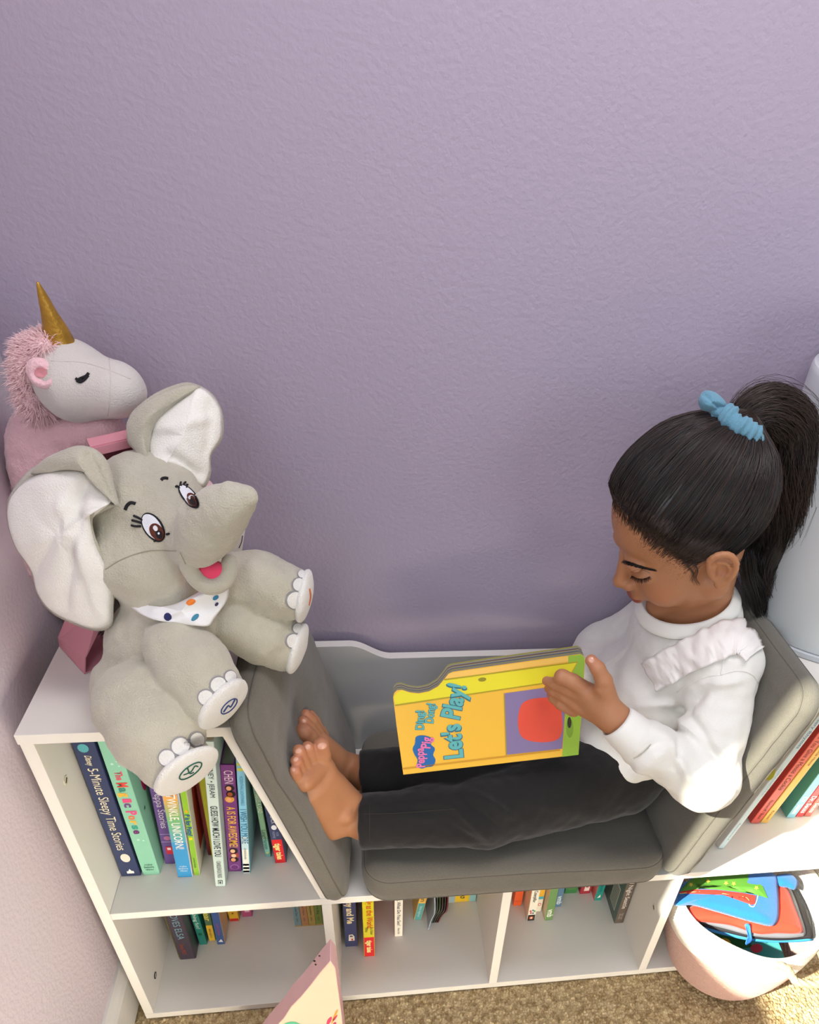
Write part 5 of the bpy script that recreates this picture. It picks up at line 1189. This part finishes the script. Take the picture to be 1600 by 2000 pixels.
def bt_(s, x0, y0, x1, y1, size_px, col, name='title_lettering', bold=.0, outline=None, lift=.0009):
    a = plane_pt(x0, y0); b = plane_pt(x1, y1); xd = (b-a).normalized(); yd = bn.cross(xd).normalized(); sz = size_px/1560
    if outline: o = text(name+'_outline', s, a+bn*(lift-.0002), xd, yd, sz, inkm(outline), None, fit=(b-a).length, bold=bold+.028, extrude=0); adopt(fc_, o)
    o = text(name, s, a+bn*lift, xd, yd, sz, inkm(col), None, fit=(b-a).length, bold=bold, extrude=0); adopt(fc_, o)
TQ = (98,178,176); TO = (50,110,130)
bt_("Let's", 889,1482, 883,1416, 52, TQ, bold=.03, outline=TO); bt_('Play!', 881,1404, 895,1338, 52, TQ, bold=.03, outline=TO)
bt_('Ding!', 821,1426, 821,1388, 23, TQ, bold=.03, outline=TO); bt_('Dong!', 839,1413, 843,1374, 23, TQ, bold=.03, outline=TO)
blob = [(812,1440),(822,1436),(836,1438),(845,1444),(842,1454),(850,1462),(846,1474),(851,1484),(846,1496),(834,1498),(824,1501),(814,1496),(816,1484),(810,1474),(806,1462),(811,1452)]
pr('logo_cloud', blob, (38,104,168), .0006, True)
bt_('Peppa', 823,1499, 820,1461, 24, (226,120,170), 'logo_lettering', bold=.03, lift=.0012); bt_('Pig', 832,1462, 834,1440, 26, (226,120,170), 'logo_lettering', bold=.03, lift=.0012)
# ------------------------------------------------------------------ white canister on the right top board
m_plast = mat('white_matte_plastic', (214,218,220), .42, spec=.4, bump=.03, bscale=120)
can = empty('canister', (.985, .183, H+.0005), label='tall white cylindrical canister with a lid on the right top board', cat='canister')
def lathe(name, prof, m, root, n=96):
    v = []; f = []; k = len(prof)
    for i in range(n):
        a = 2*PI*i/n
        for r_, z_ in prof: v.append((r_*math.cos(a), r_*math.sin(a), z_))
    for i in range(n):
        for j in range(k-1): f.append([i*k+j, ((i+1)%n)*k+j, ((i+1)%n)*k+j+1, i*k+j+1])
    o = mobj(name, v, f, m, root, smooth=True); e = o.modifiers.new('e', 'EDGE_SPLIT'); e.split_angle = .7; return o
lathe('base_ring', [(0,0),(.1225,0),(.1240,.0015),(.1240,.0075),(.1225,.009),(.119,.009)], mat('grey_white_plastic', (196,200,204), .45), can)
lathe('container', [(0,.0095),(.1205,.0095),(.1220,.012),(.1220,.312),(.1214,.316),(.1200,.319),(.116,.320),(0,.320)], m_plast, can)
lathe('lid', [(.112,.3205),(.1135,.323),(.1120,.360),(.1090,.368),(.100,.373),(.06,.377),(0,.378)], m_plast, can)

# ------------------------------------------------------------------ rope basket in front of the right compartment
m_rp = mat('pink_cotton_rope', (212,172,158), .9, bump=.8, bscale=420, sheen=.3, var=.08, vscale=200, spec=.1)
m_rc = mat('cream_cotton_rope', (232,222,208), .9, bump=.8, bscale=420, sheen=.3, spec=.1)
bk = empty('rope_basket', (.945, .018, T+.0006), label='pink and cream coiled rope basket standing half inside the right compartment', cat='basket')
def basket(name, z0, z1, m, closed_bottom=False):
    v = []; f = []; n = 120; dz = .0085; prof = []
    K_ = int(round((z1-z0)*8/dz))
    def rad_(z): t = max(0, min(1, z/.178)); return .72+.28*math.sin(t*PI/2)**.8
    for side in (0, 1):
        for i in range(K_+1):
            z_ = z0+(z1-z0)*i/K_; rr = rad_(z_); bump = .0016*abs(math.sin(PI*z_/dz))
            prof.append((rr, (bump if side == 0 else -.0075-bump), z_)) if side == 0 else prof.append((rr, -.0075-bump, z0+z1-z_) if False else (rad_(z1-(z1-z0)*i/K_), -.0075-.0016*abs(math.sin(PI*(z1-(z1-z0)*i/K_)/dz)), z1-(z1-z0)*i/K_))
    if closed_bottom: prof = [(0, 0, 0), (rad_(0)*.5, 0, 0)]+prof+[(rad_(0)*.5, 0, .008), (0, 0, .008)]
    k = len(prof)
    for i in range(n):
        a = 2*PI*i/n; c, s = math.cos(a), math.sin(a); sag = .004*math.sin(2*a+.6)+.003*math.sin(5*a)
        for rr, off, z_ in prof:
            rx, ry = .123*rr+off, .116*rr+off; v.append((rx*c, ry*s, z_+sag*(z_/.18)))
    for i in range(n):
        for j in range(k-1): f.append([i*k+j, ((i+1)%n)*k+j, ((i+1)%n)*k+j+1, i*k+j+1])
        if not closed_bottom: f.append([i*k+k-1, ((i+1)%n)*k+k-1, ((i+1)%n)*k, i*k])
    return mobj(name, v, f, m, bk, smooth=True)
basket('lower_coils', 0, .1105, m_rp, True); basket('upper_coils', .1110, .178, m_rc)
hp_ = [Vector(p) for p in ((.930,-.088,.176),(.945,-.108,.190))]+[at(1556,1917,Y=-.130), at(1600,1921,Y=-.132), Vector((.992,-.125,.200)), Vector((1.010,-.095,.186)), Vector((1.018,-.080,.176))]
pts = spline(hp_, 40); P_ = []; R_ = []
for s in range(3):
    q = []
    tgs = np.gradient(pts, axis=0)
    for i, p in enumerate(pts):
        t_ = tgs[i]/np.linalg.norm(tgs[i]); u = np.cross(t_, (0,0,1.)); u /= np.linalg.norm(u); w = np.cross(t_, u); a = i*.9+s*2*PI/3; q.append(p+(u*math.cos(a)+w*math.sin(a))*.0024)
    P_.append(spline(q, 150)); R_.append(.0036)
v, f = tube_arrays(P_, R_, 8); o = mobj('handle', v, f, mat('gold_flecked_rope', (206,192,148), .85, bump=.6, bscale=500, var=.15, vscale=300), None, smooth=True); adopt(bk, o)
text('woven_lettering', 'RO', at(1388,1868,Y=-.072), (.75,-.45,-.55), (.3,.2,.9), .010, inkm((206,170,140)), None, fit=.012)
for o in [q for q in COL.objects if q.name == 'woven_lettering']: adopt(bk, o)
# soft cloth book folded on top
def Z_(px, py, z): p = at(px, py, Z=z); return (px, py, p.y)
m_cb = plush('royal_blue_velour', (36,110,190), .06, .5); m_cr = mat('orange_red_satin', (232,66,42), .6, sheen=.2, bump=.2, bscale=60); m_cg = mat('grey_satin', (120,120,126), .6, sheen=.2, bump=.2, bscale=60); m_ck = mat('black_satin', (44,42,46), .6); m_co = mat('orange_binding', (240,150,40), .6); m_cl = mat('light_blue_satin', (64,150,214), .6)
cb = empty('cloth_book', (.95, .03, .15), label='soft folded cloth book in blue, red and grey lying on top inside the rope basket', cat='soft book')
def ZL(L_, z): return [Z_(a, b, z) for a, b in L_]
pillow('cloth_page', ZL([(1350,1806),(1362,1790),(1400,1780),(1470,1735),(1540,1722),(1562,1752),(1578,1795),(1588,1832),(1575,1839),(1520,1841),(1470,1838),(1420,1828),(1375,1816)], .158), Z_(1470,1800,.160), .006, .004, m_cl, cb, seed=1)
pillow('cloth_page', ZL([(1350,1800),(1362,1785),(1400,1775),(1470,1730),(1540,1718),(1560,1748),(1577,1790),(1589,1829),(1572,1834),(1520,1837),(1470,1833),(1420,1822),(1375,1810)], .166), Z_(1470,1795,.168), .006, .004, m_ck, cb, seed=2)
pillow('cloth_page', ZL([(1345,1790),(1362,1780),(1400,1770),(1470,1725),(1530,1715),(1548,1742),(1564,1785),(1574,1822),(1560,1830),(1520,1832),(1470,1828),(1420,1815),(1375,1803)], .174), Z_(1465,1788,.176), .007, .004, m_cg, cb, seed=3)
pillow('cloth_page', ZL([(1336,1785),(1350,1770),(1400,1760),(1470,1720),(1520,1728),(1538,1736),(1552,1770),(1568,1812),(1562,1823),(1520,1823),(1480,1824),(1430,1808),(1385,1802),(1350,1798)], .183), Z_(1460,1778,.186), .008, .004, m_cr, cb, seed=4, folds=((1400,1795,1560,1815,5,.002),))
blue = [(1318,1768),(1322,1740),(1335,1722),(1380,1702),(1450,1696),(1512,1706),(1520,1735),(1522,1775),(1519,1800),(1506,1809),(1480,1804),(1440,1793),(1395,1780),(1350,1768)]
bo = pillow('cloth_cover', ZL(blue, .196), Z_(1430,1750,.200), .011, .004, m_cb, cb, seed=5, folds=((1350,1768,1500,1800,8,.002),))
bvt = bvh(bo)
stitch('orange_binding', [(1345,1765),(1395,1778),(1440,1791),(1480,1802),(1506,1808),(1500,1811),(1478,1807),(1436,1796),(1392,1783),(1346,1770)], bvt, m_co, bo, .0006, smooth=False)
stitch('green_shape', [(1330,1722),(1345,1712),(1400,1700),(1460,1704),(1490,1732),(1500,1755),(1482,1748),(1450,1744),(1400,1738),(1360,1736),(1328,1742)], bvt, mat('green_applique', (84,140,50), .7), bo, .0009, smooth=False, rings=6)
stitch('red_shape', [(1328,1743),(1360,1738),(1400,1739),(1450,1745),(1476,1750),(1474,1766),(1468,1768),(1462,1752),(1420,1746),(1370,1741),(1330,1746)], bvt, mat('red_applique', (206,60,48), .7), bo, .0013, smooth=False, rings=6)
for cx, cy in ((1342,1719),(1383,1722),(1350,1729),(1418,1726),(1433,1727),(1477,1735)): stitch('yellow_star', star(cx, cy, 5), bvt, mat('yellow_applique', (214,190,80), .7), bo, .0016, smooth=False, rings=1)
thread('pale_outline', [(1328,1746),(1370,1742),(1420,1747),(1458,1754),(1464,1768),(1472,1771),(1478,1760),(1481,1748)], bvt, .0007, mat('pale_green_thread', (214,222,150), .6), bo)
lp_ = [at(1457,1806,Z=.190), at(1462,1818,Z=.184), at(1466,1832,Z=.172), at(1461,1842,Z=.168)]
o = pillow('ribbon_loop', [(1455,1806,lp_[0].y-.004),(1464,1805,lp_[0].y-.004),(1467,1820,lp_[1].y-.004),(1469,1838,lp_[2].y-.004),(1460,1846,lp_[3].y-.004),(1456,1843,lp_[3].y-.004),(1461,1834,lp_[2].y-.004),(1459,1820,lp_[1].y-.004)], (1462,1825,lp_[1].y-.004), .0008, .0008, mat('blue_ribbon', (60,130,220), .4), cb, n=40, rings=5)
o = pillow('cloth_strap', ZL([(1510,1712),(1540,1706),(1556,1716),(1558,1728),(1552,1738),(1540,1734),(1522,1730)], .192), Z_(1534,1722,.194), .005, .003, m_cb, cb, n=40, rings=6)
# flowered picture book lower in the basket
fb = empty('picture_book', (.93, -.02, .10), label='teal and green picture book with blossoms lower inside the rope basket', cat='book')
def flat(name, px, z0, z1, m, root):
    bm = bmesh.new(); a = [bm.verts.new(at(x, y, Z=z1)) for x, y in px]; b = [bm.verts.new(v.co-Vector((0,0,z1-z0))) for v in a]; n = len(px); bm.faces.new(a); bm.faces.new(b[::-1])
    for i in range(n): bm.faces.new((a[i], b[i], b[(i+1)%n], a[(i+1)%n]))
    o = bobj(name, bm, m, None); adopt(root, o); return o
flat('cover', [(1378,1812),(1520,1838),(1538,1882),(1396,1860)], .098, .106, coverm((74,160,160)), fb)
for nm, px, c, zz in (('printed_leaf', [(1380,1815),(1460,1828),(1470,1850),(1400,1858)], (50,110,60), .1063), ('printed_blossom', rot_e(1415,1843,13,11,0), (226,180,50), .1066), ('printed_blossom', rot_e(1402,1838,8,8,0), (190,60,70), .1069), ('printed_blossom', rot_e(1478,1852,12,9,0), (210,70,90), .1066), ('printed_blossom', rot_e(1450,1862,12,8,0), (196,120,170), .1066), ('printed_card', [(1378,1824),(1396,1824),(1401,1844),(1388,1838)], (236,120,40), .1072)):
    o = mobj(nm, [at(x, y, Z=zz) for x, y in px], [list(range(len(px)))], inkm(c), None); adopt(fb, o)

# ------------------------------------------------------------------ painted wooden block in the foreground
m_peach = mat('peach_paint', (242,204,178), .6, bump=.15, bscale=50, var=.03, vscale=30); m_mauve = mat('mauve_pink_paint', (226,182,184), .6, bump=.25, bscale=60, var=.06, vscale=25)
YF, YK = -.122, -.092
f0 = [at(645,1877,Y=YF), at(655,1891,Y=YF), at(667,1979,Y=YF), at(544,1999,Y=YF)]
s_ = (f0[0].z-f0[3].z)/(f0[0].x-f0[3].x); xl = f0[3].x-(f0[3].z-.03)/s_
poly = [(f0[0].x, f0[0].z), (f0[1].x, f0[1].z), (f0[2].x, f0[2].z), (f0[2].x+.001, .0), (xl, .0), (xl, .03)]
bm = bmesh.new(); 
for k in range(1, 12):
    t = k/12; poly.append((xl+(f0[0].x-xl)*t+.0012*math.sin(k*2.1), .03+(f0[0].z-.03)*t+.001*math.sin(k*3.3)))
prism(bm, poly, YF, YK, 'y', 0)
wb = empty('painted_block', (f0[2].x-.05, YF+.015, .0), label='chipped pink and peach painted wooden block standing on the carpet in front', cat='painted block')
o = bobj('wood_panel', bm, None, None, bevel=.0015, mats=[m_mauve, m_peach]); adopt(wb, o)
for p in o.data.polygons:
    if p.normal.y < -.9: p.material_index = 1
def front_mark(px, c, nm, smooth=True):
    P = smooth_closed(px, 24) if smooth else px; q = mobj(nm, [at(x, y, Y=YF-.0004) for x, y in P], [list(range(len(P)))], inkm(c), None); adopt(wb, q)
front_mark([(640,1992),(648,1986),(646,1996),(638,2003)], (206,70,110), 'painted_petal'); front_mark([(650,1990),(659,1982),(657,1988),(652,1994)], (206,70,110), 'painted_petal'); front_mark([(647,1998),(656,1976),(660,1974),(652,1994)], (226,160,60), 'painted_stem'); front_mark([(550,2004),(565,1996),(580,1997),(588,2004)], (96,190,150), 'painted_leaf'); front_mark([(650,2000),(656,1996),(656,2004),(648,2006)], (206,70,110), 'painted_petal')
ot = bvh(o)
for cx, cy, r_ in ((624.5,1867,2.2),(614.5,1877,2.6),(617,1884,2.2),(596,1888,1.0)): stitch('chip', rot_e(cx, cy, r_, r_*.8, .3), ot, inkm((66,44,48)), wb, .0003, rings=1, n=10)
